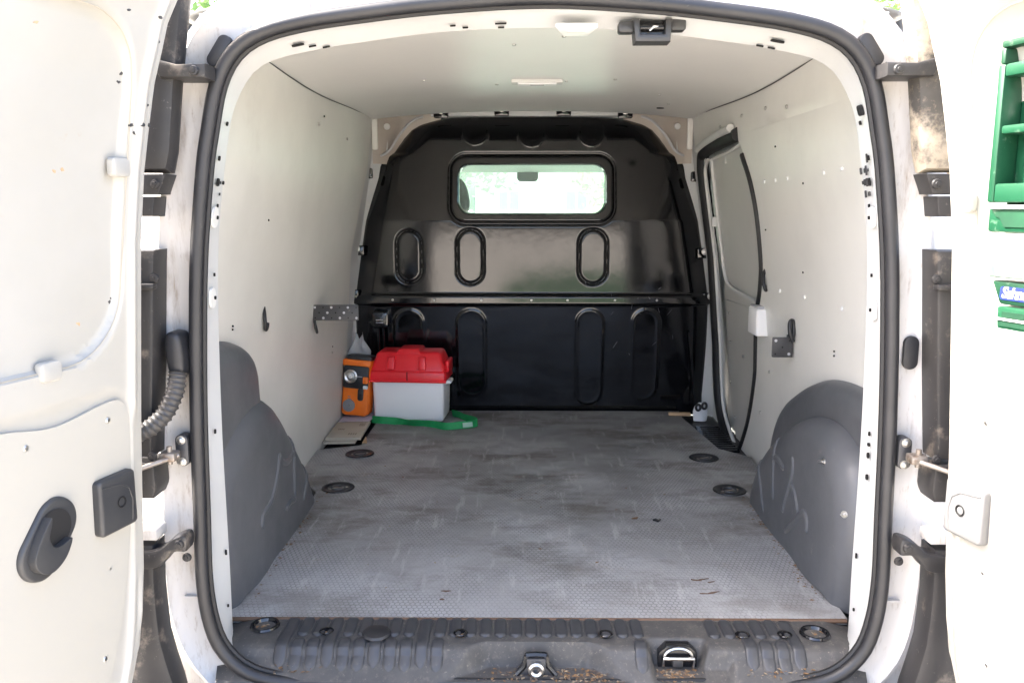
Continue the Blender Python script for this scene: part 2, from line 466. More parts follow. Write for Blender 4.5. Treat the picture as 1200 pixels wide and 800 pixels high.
for k, yy in ((.45, .07), (.8, .12), (1, .22)):
    rows.append([((p.x + n.x * .08) * (1 - k) + b.x * k, yy, (p.y + n.y * .08) * (1 - k) + b.y * k) for p, n, b in zip(SEAL, SEALN, BODY)])
for yy in (.6, 1.2, 1.85): rows.append([(b.x, yy, b.y) for b in BODY])
for r_ in rows: V += r_
for j in range(len(rows) - 1):
    for i in range(NS):
        k = (i + 1) % NS
        F.append((j * NS + i, j * NS + k, (j + 1) * NS + k, (j + 1) * NS + i))
body = mk('body_shell', V, F, 'dirty_paint', VAN)

# weld lines / plates on the pillars, grommet, bump stops
for s in (-1, 1):
    box('pillar_seam', s * .578 - .024, s * .578 + .024, .006, .013, .096, .100, 'dirty_paint', body)
me = prism_me(rrect(0, 0, .012, .027, .0118), -.004, .004, 'rubber', XZ, .002)
link('grommet', me, body, T(.588, .010, .520))
for s in (-1, 1):
    me = prism_me(rrect(0, 0, .011, .026, .0105), -.012, .004, 'rubber', XZ, .003)
    link('bump_stop', me, body, T(s * .489, .006, .981) @ rot(-s * 34, 'Y'))

# inner painted frame (channel between the seal and the lining)
FR_H = [(.556, -.04), (.558, .0), (.557, .10), (.557, .2), (.557, .30), (.556, .4), (.552, .55), (.546, .667), (.536, .755), (.518, .86), (.505, .91), (.48, .955), (.455, .977),
        (.42, .99), (.35, 1.004), (.295, 1.012), (.16, 1.028), (0, 1.034)]
FR = catmull(FR_H + [(-x, z) for x, z in FR_H[-2::-1]], 6)
FR = [Vector((p[0], p[1])) for p in resample([(*p, 0) for p in FR], 160)]
OP = [Vector((p[0], p[1])) for p in resample([(*p, 0) for p in catmull([q for q in SEAL_H[3:]] + [(-x, z) for x, z in SEAL_H[3:-1][::-1]], 6)], 160)]
FRN = []
for i in range(160):
    t = FR[min(i + 1, 159)] - FR[max(i - 1, 0)]; t.normalize(); FRN.append(Vector((t.y, -t.x)))
V, F = [], []
prof = ((.003, .0, .0), (.010, .0, .008), (.016, .25, .030), (.014, .6, .06), (.004, .85, .085), (.0, 1, .100), (.006, 1, .106), (.04, 1, .112), (.13, 1, .12))
for i in range(160):
    for d, k, yy in prof:
        p = OP[i].lerp(FR[i], k)
        q = p + FRN[i] * (d if k >= 1 else -0.010 * (1 - k) + d * .35)
        V.append((q.x, yy, q.y))
n = len(prof)
for i in range(159):
    for k in range(n - 1): F.append((i * n + k, (i + 1) * n + k, (i + 1) * n + k + 1, i * n + k + 1))
frame = mk('door_frame', V, F, 'inner_paint', VAN, True, 30)
# punched holes, dimples and torn paint on the frame
def frame_pt(x, z, y=.085):
    best = min(range(160), key=lambda i: (FR[i].x - x) ** 2 + (FR[i].y - z) ** 2)
    n_ = FRN[best]; p = OP[best].lerp(FR[best], min(1, y / .1))
    return Vector((p.x, y, p.y)), Vector((n_.x, 0, n_.y))
hole_me = {}
def frame_hole(x, z, y, a, b, matn='hole_dark', name='hole', thick=.0012, lift=.004):
    P, n_ = frame_pt(x, z, y)
    key = (a, b, matn)
    if key not in hole_me: hole_me[key] = prism_me(rrect(0, 0, a, b, min(a, b) * .95, 4), -thick, thick, matn)
    zax = -n_; yax = Vector((0, 1, 0)); xax = yax.cross(zax)
    M = Matrix(((xax.x, yax.x, zax.x, 0), (xax.y, yax.y, zax.y, 0), (xax.z, yax.z, zax.z, 0), (0, 0, 0, 1)))
    link(name, hole_me[key], frame, Matrix.Translation(P + zax * lift) @ M)
for x, z, a, b in ((-.38, 1.01, .010, .004), (-.365, 1.0, .006, .0016), (-.355, 1.0, .006, .0016), (.37, 1.01, .011, .004), (.352, 1.0, .006, .0016), (.36, 1.0, .006, .0016),
                   (-.135, 1.03, .0045, .002), (-.128, 1.03, .0045, .002), (-.06, 1.03, .009, .0015), (-.062, 1.03, .005, .0016)):
    frame_hole(x, z, {.004: .062, .0016: .076, .002: .07, .0015: .072}[b] + (.012 if abs(x) < .3612 and abs(x) > .35 else 0) + (.01 if x == -.128 or x == -.062 else 0), a, b)
for s in (-1, 1):
    for z, y, a, b in ((.90, .07, .003, .0035), (.83, .055, .003, .004), (.80, .06, .0035, .0065), (.79, .088, .002, .003), (.76, .07, .002, .003), (.63, .07, .002, .003), (.38, .06, .0025, .004), (.145, .08, .002, .005), (.05, .07, .002, .003)):
        frame_hole(s * .55, z, y, b, a)
for z in (.36, .33, .30): frame_hole(.55, z, .06, .005 if z != .36 else .003, .004)
for s, z in ((-1, .735), (-1, .60), (1, .725), (1, .585)):
    frame_hole(s * .55, z, .062, .017, .012, 'white_paint', 'dimple', .0016, .0035)
    frame_hole(s * .55, z, .066, .003, .0022, 'hole_dark', 'hole', .0012, .007)
for s in (-1, 1):
    for k in range(10 if s > 0 else 4):
        frame_hole(s * .54, .80 + random.uniform(-.035, .03), random.uniform(.06, .095), random.uniform(.002, .008), random.uniform(.0012, .003), 'dark_steel', 'paint_chip')
frame_hole(.505, .902, .06, .0085, .0055, 'dark_rubber', 'rubber_plug', .003, .004)

# centre striker plate on the top frame and the black upper latch
pl = prism('striker_plate', [(-.033, .0), (.033, 0), (.020, .045), (-.018, .045)], -.004, .004, 'white_paint', frame, ID, .002, M=T(.052, .042, 1.026) @ rot(-6, 'X'))
prism('plate_slot', rrect(0, 0, .014, .004, .0035), -.001, .001, 'pale_plastic', pl, ID, M=T(.052, .06, 1.0205))
la = T(.168, .055, 1.020)
lb = prism('upper_latch', [(-.030, .014), (-.026, -.020), (.028, -.020), (.030, .014), (.020, .014), (.019, -.009), (-.018, -.009), (-.020, .014)], -.022, .016, 'grey_handle', VAN, XZ, .003, M=la)
prism('latch_wing', rrect(0, 0, .012, .0085, .004), -.012, .012, 'grey_handle', lb, XZ, .003, M=la @ T(-.039, 0, .004))
prism('latch_wing', rrect(0, 0, .012, .0085, .004), -.012, .012, 'grey_handle', lb, XZ, .003, M=la @ T(.041, 0, .007))
box('latch_recess', -.019, .019, -.006, .014, -.009, .014, 'gloss_black', lb, M=la)
tube('latch_bolt', [(-.018, -.012, .002), (.018, -.012, .002)], .0045, 'gloss_black', lb, M=la)
tube('latch_spring', [(-.004, -.015, -.003), (.002, -.016, .003), (.014, -.013, .003)], .002, 'chrome', lb, M=la)

# ---------------- interior linings
WZ = (-.2, 0, .27, .58, .87, 1.055, 1.2); WX = (.676, .672, .656, .622, .572, .552, .53)
def W(z): return interp(z, WZ, WX)
ZS = lambda v: -.02 + v * 1.078
def wallfn(s, y0, y1):
    def fn(u, v):
        y = y0 + (y1 - y0) * u; z = ZS(v)
        return (s * (W(z) + .003 * math.sin(y * 5 + z * 3)), y, z)
    return fn
def wall_slab(name, s, outline, m, parent=VAN, thick=.006, off=0):
    """lining board cut to an outline in (y, z), bent to the wall profile."""
    # fill by scan rows: outline given as list of (z, ymin, ymax)
    V, F = [], []
    nu = 24; rws = outline
    for side in (0, 1):
        for z, a, b in rws:
            for i in range(nu + 1):
                y = a + (b - a) * i / nu
                V.append((s * (W(z) - off + side * thick + .002 * math.sin(y * 5 + z * 3)), y, z))
    nr = len(rws); st = nr * (nu + 1)
    for j in range(nr - 1):
        for i in range(nu):
            a = j * (nu + 1) + i
            F.append((a, a + 1, a + nu + 2, a + nu + 1)); F.append((st + a, st + a + nu + 1, st + a + nu + 2, st + a + 1))
    for j in range(nr - 1):
        for i in (0, nu):
            a = j * (nu + 1) + i; b = a + nu + 1
            F.append((a, b, st + b, st + a))
    for j in (0, nr - 1):
        for i in range(nu):
            a = j * (nu + 1) + i; F.append((a, a + 1, st + a + 1, st + a))
    return mk(name, V, F, m, parent, True, 40)
NZ = 40
zz = [-.02 + 1.072 * j / NZ for j in range(NZ + 1)]
left_wall = wall_slab('wall_lining', -1, [(z, .104, interp(z, (0, .11, .28, .61, .87, 1.06), (1.66, 1.65, 1.60, 1.54, 1.61, 1.63))) for z in zz], 'wall_lining')
EZ = (-.024, .1, .231, .35, .444, .52, .618, .732, .822, .881, .943, .96, 1.06)
EY = (1.285, 1.18, 1.108, 1.07, 1.041, .99, .953, .943, .968, 1.011, 1.083, 1.12, 1.63)
def right_edge(z):
    if z >= .945: return 1.63
    return interp(z, EZ, EY)
rz_ = sorted(zz + [.9449, .9451])
right_wall = wall_slab('wall_lining', 1, [(z, .104, right_edge(z)) for z in rz_], 'wall_lining')
# outer skins behind the linings so the hold is closed
for s in (-1, 1):
    mk('side_inner_skin', *(lambda g_: (g_[0], g_[1]))(([(s * (W(z) + .035), y, z) for z in zz for y in (.11, 1.75)], [(2 * j, 2 * j + 1, 2 * j + 3, 2 * j + 2) for j in range(NZ)])), 'inner_paint', VAN)

# sliding door behind the right lining: board in two fields, frame and rubber
sd = wall_slab('sliding_door_panel', 1, [(z, .90, interp(z, (-.02, .05, .2, .5, .58, .87, .93), (1.42, 1.47, 1.52, 1.50, 1.49, 1.45, 1.43))) for z in zz if z < .935], 'slide_lining', VAN, .006, -.018)
def on_wall(s, y, z, off): return (s * (W(z) - off), y, z)
tube('panel_frame', [on_wall(1, y, z, -.012) for y, z in catmull([(1.45, .90), (1.46, .75), (1.47, .60), (1.46, .54), (1.42, .50), (1.30, .485), (1.0, .475)], 6)], .006, 'pale_plastic', sd, seg=6)
tube('panel_frame', [on_wall(1, y, z, -.012) for y, z in catmull([(1.45, .90), (1.36, .905), (1.20, .912), (1.02, .93)], 6)], .006, 'pale_plastic', sd, seg=6)
tube('panel_seam', [on_wall(1, y, z, -.016) for y, z in [(1.47, .44), (1.3, .445), (1.05, .455)]], .0025, 'slide_lining', sd, seg=6)
rub = tube('door_rubber', [on_wall(1, y, z, -.004) for y, z in catmull([(1.07, .948), (1.20, .945), (1.40, .935), (1.515, .925), (1.55, .90), (1.565, .80), (1.575, .60), (1.59, .40), (1.60, .2), (1.585, .08), (1.53, .0), (1.43, -.05), (1.30, -.055)], 8)], .020, 'dark_rubber', VAN, seg=10)
tube('rubber_cap', [on_wall(1, y, z, .012) for y, z in [(1.09, .966), (1.25, .962), (1.42, .952), (1.54, .938)]], .012, 'pale_plastic', rub, seg=8)
tube('rubber_edge', [on_wall(1, y, z, -.002) for y, z in catmull([(1.46, .90), (1.515, .86), (1.53, .70), (1.54, .50), (1.55, .25), (1.53, .08), (1.46, .01), (1.36, -.03)], 8)], .006, 'pale_plastic', rub, seg=6)
tube('edge_seal', [on_wall(1, y + .006, z, .001) for y, z in catmull([(1.02, .89), (.968, .822), (.943, .732), (.953, .618), (.99, .52), (1.041, .444), (1.07, .35), (1.108, .231), (1.18, .1), (1.285, -.02)], 6)], .0075, 'dark_rubber', VAN, seg=6)
clip = box_me(-.008, .008, -.012, .012, -.016, .016, 'pale_plastic', .003)
rep('panel_clip', clip, sd, [T(.60, 1.47, .70), T(.594, 1.30, .895)])

# screws and small holes in the linings
screw_me = lathe_me([(.0, .0022), (.003, .002), (.0042, .0008), (.0045, 0), (.0045, -.002)], 'steel', 10)
dot_me = lathe_me([(0, .0006), (.0020, .0006), (.0022, -.002)], 'hole_dark', 8)
light_me = lathe_me([(0, .0008), (.0045, .0008), (.005, -.002)], 'label_white', 8)
def wall_M(s, y, z, lift=.0035):
    return T(s * (W(z) - lift), y, z) @ rot(-90 * s, 'Y') @ rot(0, 'Z')
for me_, pts, nm in ((light_me, [(.838, .812), (.745, .813), (.653, .814), (.418, .818), (.322, .821), (.811, .538), (.623, .543), (.395, .543)], 'drilled_hole'),
                     (dot_me, [(.45, .445), (.452, .435), (.9, .36), (.72, .89), (.55, .80), (.88, .69), (.62, .60)], 'small_hole'),
                     (screw_me, [(1.0, .99), (.78, .985), (.62, .97), (1.25, .985), (1.1, .975), (1.35, .97), (.95, .30), (1.05, .16)], 'screw')):
    rep(nm, me_, right_wall, [wall_M(1, y, z) for y, z in pts])
rep('small_hole', dot_me, left_wall, [wall_M(-1, y, z) for y, z in [(.38, .50), (.38, .507), (.95, .985), (1.1, .40), (.55, .72), (1.35, .30)]])
rep('screw', screw_me, left_wall, [wall_M(-1, y, z) for y, z in [(1.35, .28), (1.25, .95), (.9, .96)]])
rep('screw', screw_me, sd, [T(W(z) + .0145, y, z) @ rot(-90, 'Y') for y, z in [(1.45, .40), (1.46, .30), (1.47, .16), (1.2, .40), (1.42, .05), (1.25, .12), (1.3, .28)]])
# dark line where wall and roof boards meet
def ceil_z(x, y):
    f = abs(x) / .552
    edge = 1.043 + .009 * math.sin(y * 4.6 + 1.0) - .004 * sstep(.5, 1.5, y)
    crown = 1.082 - .014 * sstep(.55, .95, y)
    return edge + (crown - edge) * (1 - f ** 2.4) + .0025 * math.sin(y * 6) * (1 - f)
V, F = [], []
NU, NV = 48, 36
for side in (0, .006):
    for j in range(NV + 1):
        for i in range(NU + 1):
            x = -.556 + 1.112 * i / NU
            y0 = .104; y1 = 1.585 + .05 * (abs(x) / .556) ** 2
            y = y0 + (y1 - y0) * j / NV
            V.append((x, y, ceil_z(min(.552, abs(x)), y) + side))
st = (NU + 1) * (NV + 1)
for j in range(NV):
    for i in range(NU):
        a = j * (NU + 1) + i
        F.append((a, a + 1, a + NU + 2, a + NU + 1)); F.append((st + a, st + a + NU + 1, st + a + NU + 2, st + a + 1))
for i in range(NU):
    for a in (i, NV * (NU + 1) + i): F.append((a, a + 1, st + a + 1, st + a))
for j in range(NV):
    for i in (0, NU):
        a = j * (NU + 1) + i; F.append((a, a + NU + 1, st + a + NU + 1, st + a))
roof = mk('roof_lining', V, F, 'roof_lining', VAN, True, 40)
for s in (-1, 1):
    tube('lining_gap', [(s * .5525, y, ceil_z(.552, y) - .001) for y in [.11 + .03 * k for k in range(50)]], .0014, 'dark_steel', roof, seg=5)
mk('roof_inner_skin', [(x, y, 1.115 - .05 * (abs(x) / .56) ** 3) for y in (.11, 1.95) for x in (-.66, -.56, -.4, -.2, 0, .2, .4, .56, .66)], [(i, i + 1, i + 10, i + 9) for i in range(8)], 'inner_paint', VAN)
rep('screw', screw_me, roof, [T(x, y, ceil_z(x, y) - .001) @ rot(180, 'X') for x, y in [(-.28, .85), (.2, .86), (.35, 1.1), (-.05, .5), (.05, .42), (.41, 1.3), (-.1, .95), (.08, .9)]])
rep('small_hole', lathe_me([(0, .001), (.012, .001), (.0125, -.002)], 'hole_dark', 10), roof, [T(.405, 1.42, ceil_z(.405, 1.42) - .001) @ rot(180, 'X')])
# ceiling lamp
lamp = prism('ceiling_lamp', rrect(0, 0, .066, .024, .006), -.006, .006, 'pale_plastic', roof, ID, .003, M=T(.005, .90, ceil_z(0, .90) - .001))
prism('lamp_lens', rrect(0, 0, .05, .018, .004), -.004, .003, 'label_white', lamp, ID, .002, M=T(.005, .90, ceil_z(0, .90) - .006))
box('lamp_switch', -.018, .018, -.006, .006, -.003, .002, 'label_grey', lamp, .002, M=T(.005, .895, ceil_z(0, .90) - .009))

# ---------------- load floor: a plywood board with a worn mesh film
fl = [(-.580, .128), (.570, .136), (.578, .62), (.63, .80), (.664, 1.13), (.585, 1.22), (.545, 1.60), (.55, 1.70), (-.545, 1.70), (-.545, 1.245), (-.672, 1.19), (-.665, .95), (-.58, .80)]
floor = prism('load_floor', fl, -.012, 0, 'mesh_floor', VAN, ID)
ed = tube('floor_edge', [(-.578 + 1.146 * k / 24, .128 + .008 * k / 24 - .002 + random.uniform(-.0008, .0008), -.0042) for k in range(25)], .0042, 'plywood', floor, seg=6)
steel_floor = box('steel_floor', -.70, .70, .10, 1.72, -.045, -.022, 'trim_plastic', VAN)
for k in range(12):   # ribs in the sliding-door step well
    box('step_rib', .545 + .003 * k, .66, 1.245 + .026 * k, 1.257 + .026 * k, -.022, -.012, 'black_plastic', steel_floor, .003)
# recessed lashing rings in the floor
cup_me = lathe_me([(.044, .001), (.043, .003), (.036, .003), (.033, .0015), (.026, .001), (.0, .001)], 'lamp_black', 24)
ring_in = tube_me([(.018 * math.cos(a), .018 * math.sin(a), .001) for a in [2 * math.pi * k / 18 for k in range(18)]], .003, 'dark_steel', True, 6)
bar_me = box_me(-.026, .026, -.005, .005, -.003, .002, 'rusty_steel', .0015)
for x, y in ((-.528, .834), (-.530, 1.145), (.517, 1.116), (.523, .828)):
    c = link('lashing_cup', cup_me, floor, T(x, y, .001))
    link('ring', ring_in, c, T(x, y, .001)); link('ring_bar', bar_me, c, T(x, y, .001) @ rot(20, 'Z'))
# splintered patches and marks near the lip
for x, y, a, b in ((-.18, .235, .010, .003), (-.185, .20, .005, .003), (.325, .29, .016, .003), (.34, .295, .011, .002), (.352, .282, .008, .002), (.345, .235, .014, .0025), (.328, .231, .009, .002)):
    pp = [(a * math.cos(t) * random.uniform(.5, 1.2), b * math.sin(t) * random.uniform(.5, 1.3)) for t in [2 * math.pi * k / 11 for k in range(11)]]
    prism('splinter_patch', pp, -.002, .0010, 'plywood', floor, ID, M=T(x, y, 0) @ rot(random.uniform(-25, 25), 'Z'))

# ---------------- plastic sill with ribs and striker pockets
def sill_h(x, y):
    e = sstep(.52, .575, abs(x))
    z = 0 - .003
    fold = .046
    if y < fold:
        t = (fold - y)
        z -= t * .72 if t > .02 else t * t * 18
    z -= e * .012
    return z
def pocket(x, y):
    d1 = max(0, min(1, (.062 - y) / .010))
    # trapezoid centre pocket
    hw = .152 - 1.35 * y
    a = sstep(-.012, .010, hw - abs(x + .004)) * sstep(.052, .040, y)
    b = sstep(-.010, .008, .044 - abs(x - .24)) * sstep(.066, .054, y)
    c = sstep(-.008, .008, .068 - abs(x - .262)) * sstep(.030, .022, y)
    return max(a, b, c * .6)
def sill_z(x, y):
    z = sill_h(x, y); p = pocket(x, y)
    return z + (min(z, -.046) - z) * p
NU, NV = 420, 44
def sfn(u, v):
    x = -.572 + 1.144 * u
    y = -.012 + (.134 - .03 * sstep(.50, .572, abs(x)) * 0 + .012) * v
    x *= 1 - .035 * (1 - v) ** 1.5 + .0
    return (x, y, sill_z(x, y))
sill = link('door_sill', grid_me(sfn, NU, NV, 'sill_dust', None, 50), VAN)
mk('sill_front', [(-.55 + 1.1 * k / 40, y, z) for y, z in ((-.010, sill_h(0, -.012) + .001), (-.016, -.058), (-.014, -.09)) for k in range(41)], [(j * 41 + k, j * 41 + k + 1, (j + 1) * 41 + k + 1, (j + 1) * 41 + k) for j in range(2) for k in range(40)], 'sill_plastic', sill)
# ribs: long pads that run over the fold and end round
def rib_me(L0, L1):
    V, F = [], []
    ns = 18; hw = .0115
    ys = [L0 + (L1 - L0) * k / ns for k in range(ns + 1)]
    sec = ((-1, 0), (-.90, .0040), (-.62, .0054), (.62, .0054), (.90, .0040), (1, 0))
    for k, y in enumerate(ys):
        d = min(y - L0, L1 - y); f = 1 if d > hw else math.sqrt(max(0.0, 1 - (1 - d / hw) ** 2))
        f = max(f, .12)
        for a, h in sec: V.append((a * hw * f, y, sill_h(0, y) - .001 + h * min(1, f * 1.3)))
    n_ = len(sec)
    for k in range(ns):
        for i in range(n_ - 1): F.append((k * n_ + i, k * n_ + i + 1, (k + 1) * n_ + i + 1, (k + 1) * n_ + i))
    return mesh(V, F, 'sill_plastic', True, 60)
full = rib_me(.008, .129); low = rib_me(.003, .058); upp = rib_me(.064, .129)
k = 0
x = -.45
while x < .46:
    free = min(pocket(x + dx, y) for dx in (-.01, .01) for y in (.012, .03, .05)) if False else max(pocket(x + dx, y) for dx in (-.011, 0, .011) for y in (.012, .02, .03, .05))
    if free < .03:
        if k % 3 == 0: link('sill_rib', full, sill, T(x, 0, 0))
        else:
            link('sill_rib', upp, sill, T(x, 0, 0)); link('sill_rib', low, sill, T(x, 0, 0))
    else:
        hi = max(pocket(x + dx, y) for dx in (-.011, 0, .011) for y in (.058, .064))
        if hi < .2: link('sill_rib', upp, sill, T(x, 0, 0))
    x += .0272; k += 1
# fixing holes in the sill
eye = lathe_me([(.013, .0018), (.0115, .003), (.0095, .002), (.0085, -.003), (0, -.003)], 'black_plastic', 16)
eye_big = lathe_me([(.027, .001), (.025, .0045), (.021, .004), (.018, -.002), (.017, -.007), (0, -.007)], 'black_plastic', 20)
spots = [(-.38, .074), (-.14, .070), (.118, .070), (.36, .070), (.435, .072)]
rep('fixing_hole', eye, sill, [T(x, y, .001) for x, y in spots])
rep('lashing_hole', eye_big, sill, [T(-.498, .098, -.002), (T(.492, .082, -.002))])
link('rubber_bung', lathe_me([(.026, 0), (.024, .004), (.018, .0055), (0, .006)], 'rubber', 18), sill, T(-.289, .066, .002))
# striker in the centre pocket
stv = T(-.006, .030, -.046)
sk = prism('striker', [(-.034, 0), (.034, 0), (.024, .012), (.020, .030), (-.020, .030), (-.024, .012)], -.014, .010, 'dark_steel', sill, XZ, .002, M=stv)
link('striker_eye', lathe_me([(.014, 0), (.014, .008), (.010, .010), (.006, .008), (.005, -.002), (0, -.002)], 'steel', 14), sk, stv @ T(0, -.014, .013) @ rot(90, 'X'))
for s in (-1, 1):
    tube('striker_arm', [(s * .017, -.010, .034), (s * .020, -.012, .016), (s * .034, -.014, .001)], .0045, 'gloss_black', sk, seg=6, M=stv)
tube('striker_top', [(-.017, -.008, .034), (0, -.009, .036), (.017, -.008, .034)], .005, 'gloss_black', sk, seg=6, M=stv)
# chromed latch loop in the right pocket
lt = T(.242, .044, -.046)
lk = prism('lower_latch', [(-.034, 0), (.034, 0), (.034, .026), (.02, .040), (-.02, .040), (-.034, .026)], .0, .022, 'gloss_black', sill, XZ, .003, M=lt)
tube('latch_loop', [(-.026, -.006, .004), (-.026, -.010, .022), (.026, -.010, .022), (.026, -.006, .004)], .0032, 'chrome', lk, seg=8, M=lt)
tube('latch_bow', [(.024 * math.cos(a), -.004, .022 + .016 * math.sin(a)) for a in [math.pi * q / 10 for q in range(11)]], .0028, 'steel', lk, seg=6, M=lt)
box('latch_block', -.010, .008, -.008, .004, .004, .020, 'dark_steel', lk, .002, M=lt)
# bright strip and black bumper under the sill
box('scuff_strip', -.29, .47, -.030, -.012, -.078, -.064, 'pale_plastic', VAN, .003)
bump = prism('rear_bumper', [(-.76, -.50), (.76, -.50), (.78, -.20), (.74, -.10), (.60, -.075), (-.60, -.075), (-.74, -.10), (-.78, -.20)], -.16, -.002, 'trim_plastic', VAN, XZ, .025, 3)

# ---------------- wheel arch covers (grey moulded plastic)
def arch_surface(name, s, prof, xin, m='arch_plastic', rad=.05, xwall=.70, sub=None, parent=VAN):
    """loft of a y,z outline: wall edge, then rolled over an edge radius into the inner face."""
    P = resample([(0, y, z) for y, z in catmull(prof, 6)], 60)
    cy = sum(p.y for p in P) / 60; cz = 0.0
    rows_ = []
    steps = [(xwall, 0.0)]
    for k in range(7):
        a = R(90 * k / 6)
        steps.append((xin + rad - rad * math.sin(a), rad * (1 - math.cos(a))))
    V, F = [], []
    for x_, ins in steps:
        for i, p in enumerate(P):
            t = P[min(i + 1, 59)] - P[max(i - 1, 0)]; t.normalize()
            ny, nz = -t.z, t.y                      # inward normal candidates
            d = Vector((0, cy - p.y, .08 - p.z))
            if ny * d.y + nz * d.z < 0: ny, nz = -ny, -nz
            V.append((s * x_, p.y + ny * ins, max(-.01, p.z + nz * ins)))
    n_ = 60
    for j in range(len(steps) - 1):
        for i in range(n_ - 1): F.append((j * n_ + i, j * n_ + i + 1, (j + 1) * n_ + i + 1, (j + 1) * n_ + i))
    # inner face: shrink towards the bottom centre line
    last = [V[(len(steps) - 1) * n_ + i] for i in range(n_)]
    base = len(V) - n_
    prev = base
    for q in (.35, .7, 1.0):
        st_ = len(V)
        for (x_, y, z) in last:
            V.append((x_ - s * .004 * math.sin(q * math.pi), y + (cy - y) * q * .98, z * (1 - q) - .01 * q))
        for i in range(n_ - 1): F.append((prev + i, prev + i + 1, st_ + i + 1, st_ + i))
        prev = st_
    return mk(name, V, F, m, parent, True, 60)
from mathutils.bvhtree import BVHTree
def ridge(parent, s, pts, r=.0105):
    me = parent.data
    if parent.name not in BVH:
        BVH[parent.name] = BVHTree.FromPolygons([v.co.copy() for v in me.vertices], [tuple(p.vertices) for p in me.polygons])
    P = []
    for y, z in catmull(pts, 6):
        hit = BVH[parent.name].ray_cast(Vector((0, y, z)), Vector((s, 0, 0)))[0]
        if hit: P.append((hit.x + s * .0062, y, z))
    if len(P) > 3: tube('ridge', P, [r * (.72 if i in (0, len(P) - 1) else .9 if i in (1, len(P) - 2) else 1) for i in range(len(P))], 'arch_plastic', parent, seg=10)
BVH = {}
# left
la_ = arch_surface('wheel_arch_cover', -1, [(.13, -.01), (.10, .12), (.10, .25), (.20, .32), (.35, .355), (.47, .335), (.58, .245), (.68, .15), (.76, .055), (.795, -.01)], .565, rad=.068)
lbx = arch_surface('arch_upper_box', -1, [(.10, -.01), (.09, .2), (.09, .44), (.15, .485), (.28, .492), (.40, .465), (.45, .42), (.462, .36), (.47, .25), (.475, -.01)], .592, rad=.05, parent=la_)
for pts in [[(0.441, 0.216), (0.423, 0.183), (0.367, 0.134), (0.308, 0.126), (0.304, 0.102)], [(0.578, 0.215), (0.553, 0.148), (0.542, 0.077)], [(0.706, 0.121), (0.667, 0.085), (0.619, 0.045)], [(0.441, 0.216), (0.468, 0.19), (0.51, 0.178), (0.567, 0.184)], [(0.467, 0.077), (0.501, 0.084), (0.55, 0.074)], [(0.286, 0.395), (0.295, 0.387), (0.283, 0.381)]]: ridge(la_, -1, pts)
# right
ra_ = arch_surface('wheel_arch_cover', 1, [(.16, -.01), (.13, .10), (.14, .20), (.19, .285), (.288, .322), (.441, .305), (.583, .237), (.71, .147), (.777, .056), (.793, -.01)], .553, rad=.06)
rbx = arch_surface('arch_upper_box', 1, [(.13, -.01), (.12, .2), (.13, .35), (.22, .392), (.364, .396), (.511, .370), (.651, .312), (.742, .25), (.80, .15), (.82, -.01)], .604, rad=.05, parent=ra_)
for pts in [[(0.569, 0.218), (0.557, 0.145), (0.541, 0.081)], [(0.562, 0.175), (0.522, 0.181), (0.481, 0.174)], [(0.433, 0.218), (0.423, 0.182), (0.462, 0.103), (0.469, 0.078)], [(0.421, 0.161), (0.393, 0.142), (0.371, 0.112)], [(0.694, 0.125), (0.649, 0.074), (0.608, 0.024)], [(0.451, 0.04), (0.393, 0.085), (0.339, 0.127), (0.317, 0.119), (0.316, 0.092)]]: ridge(ra_, 1, pts)
stud = lathe_me([(0, .016), (.003, .016), (.003, .006), (.006, .006), (.0065, .001), (.010, .001), (.0105, -.002)], 'steel', 10)
for y, z in ((.255, .262), (.165, .190)):
    hit, nrm = BVH[ra_.name].ray_cast(Vector((0, y, z)), Vector((1, 0, 0)))[:2]
    if nrm.x > 0: nrm = -nrm
    link('stud', stud, ra_, Matrix.Translation(hit) @ Vector((0, 0, 1)).rotation_difference(nrm).to_matrix().to_4x4() @ Matrix.Scale(.7, 4))

# ---------------- bulkhead
HZ = (-.02, .40, .433, .542, .695, .831, .906, .927, .941, .98, 1.024, 1.056, 1.075)
HX = (.672, .660, .660, .640, .614, .586, .572, .556, .512, .478, .446, .395, .36)
def half(z): return interp(z, HZ, HX)
STAD = [(-.440, .572, .045, .093), (-.221, .572, .047, .097), (.221, .572, .050, .097),
        (-.447, .225, .055, .155), (-.219, .215, .053, .165), (.213, .20, .050, .18), (.417, .21, .050, .172)]
CIRC = [(-.203, 1.017, .048), (.0, 1.012, .050), (.215, 1.012, .048)]
def bulk_y(x, z):
    h = half(z)
    y = 1.695
    if z > .40: y = 1.680 + (min(z, .70) - .40) * .012
    if z > .70: y += (z - .70) * math.tan(R(12))
    if z < .40: y = 1.690 + (.40 - z) * .10
    # ledge
    y -= .014 * sstep(.392, .404, z) * (1 - sstep(.428, .442, z))
    # rounded sides
    e = max(0, abs(x) - (h - .085 - (.02 if z > .42 else 0)))
    y += e * e * 3.4
    y += .010 * sstep(.020, .0, h - abs(x))
    # top roll
    y += .03 * sstep(1.035, 1.075, z)
    # raised window surround
    d = sdrr(x, z, .001, .8125, .290, .117, .055)
    y -= .010 * sstep(.004, -.006, d)
    y += .006 * math.exp(-((d - .006) / .006) ** 2)
    if z < .70:
        for cx, cz, hx, hz in STAD:
            if abs(x - cx) < .08:
                d = sdrr(x, z, cx, cz, hx, hz, hx)
                if z > .42: y += .009 * math.exp(-(d / .0045) ** 2)
                else:
                    y -= .0022 * sstep(.005, -.005, d); y -= .0015 * math.exp(-((d + .004) / .006) ** 2)
    if z > .94:
        for cx, cz, r_ in CIRC:
            d = math.hypot(x - cx, z - cz) - r_
            if z < cz + .01: y -= .005 * math.exp(-((d + .003) / .005) ** 2)
            y += .004 * sstep(.003, -.006, d)
    return y
NU, NV = 360, 300
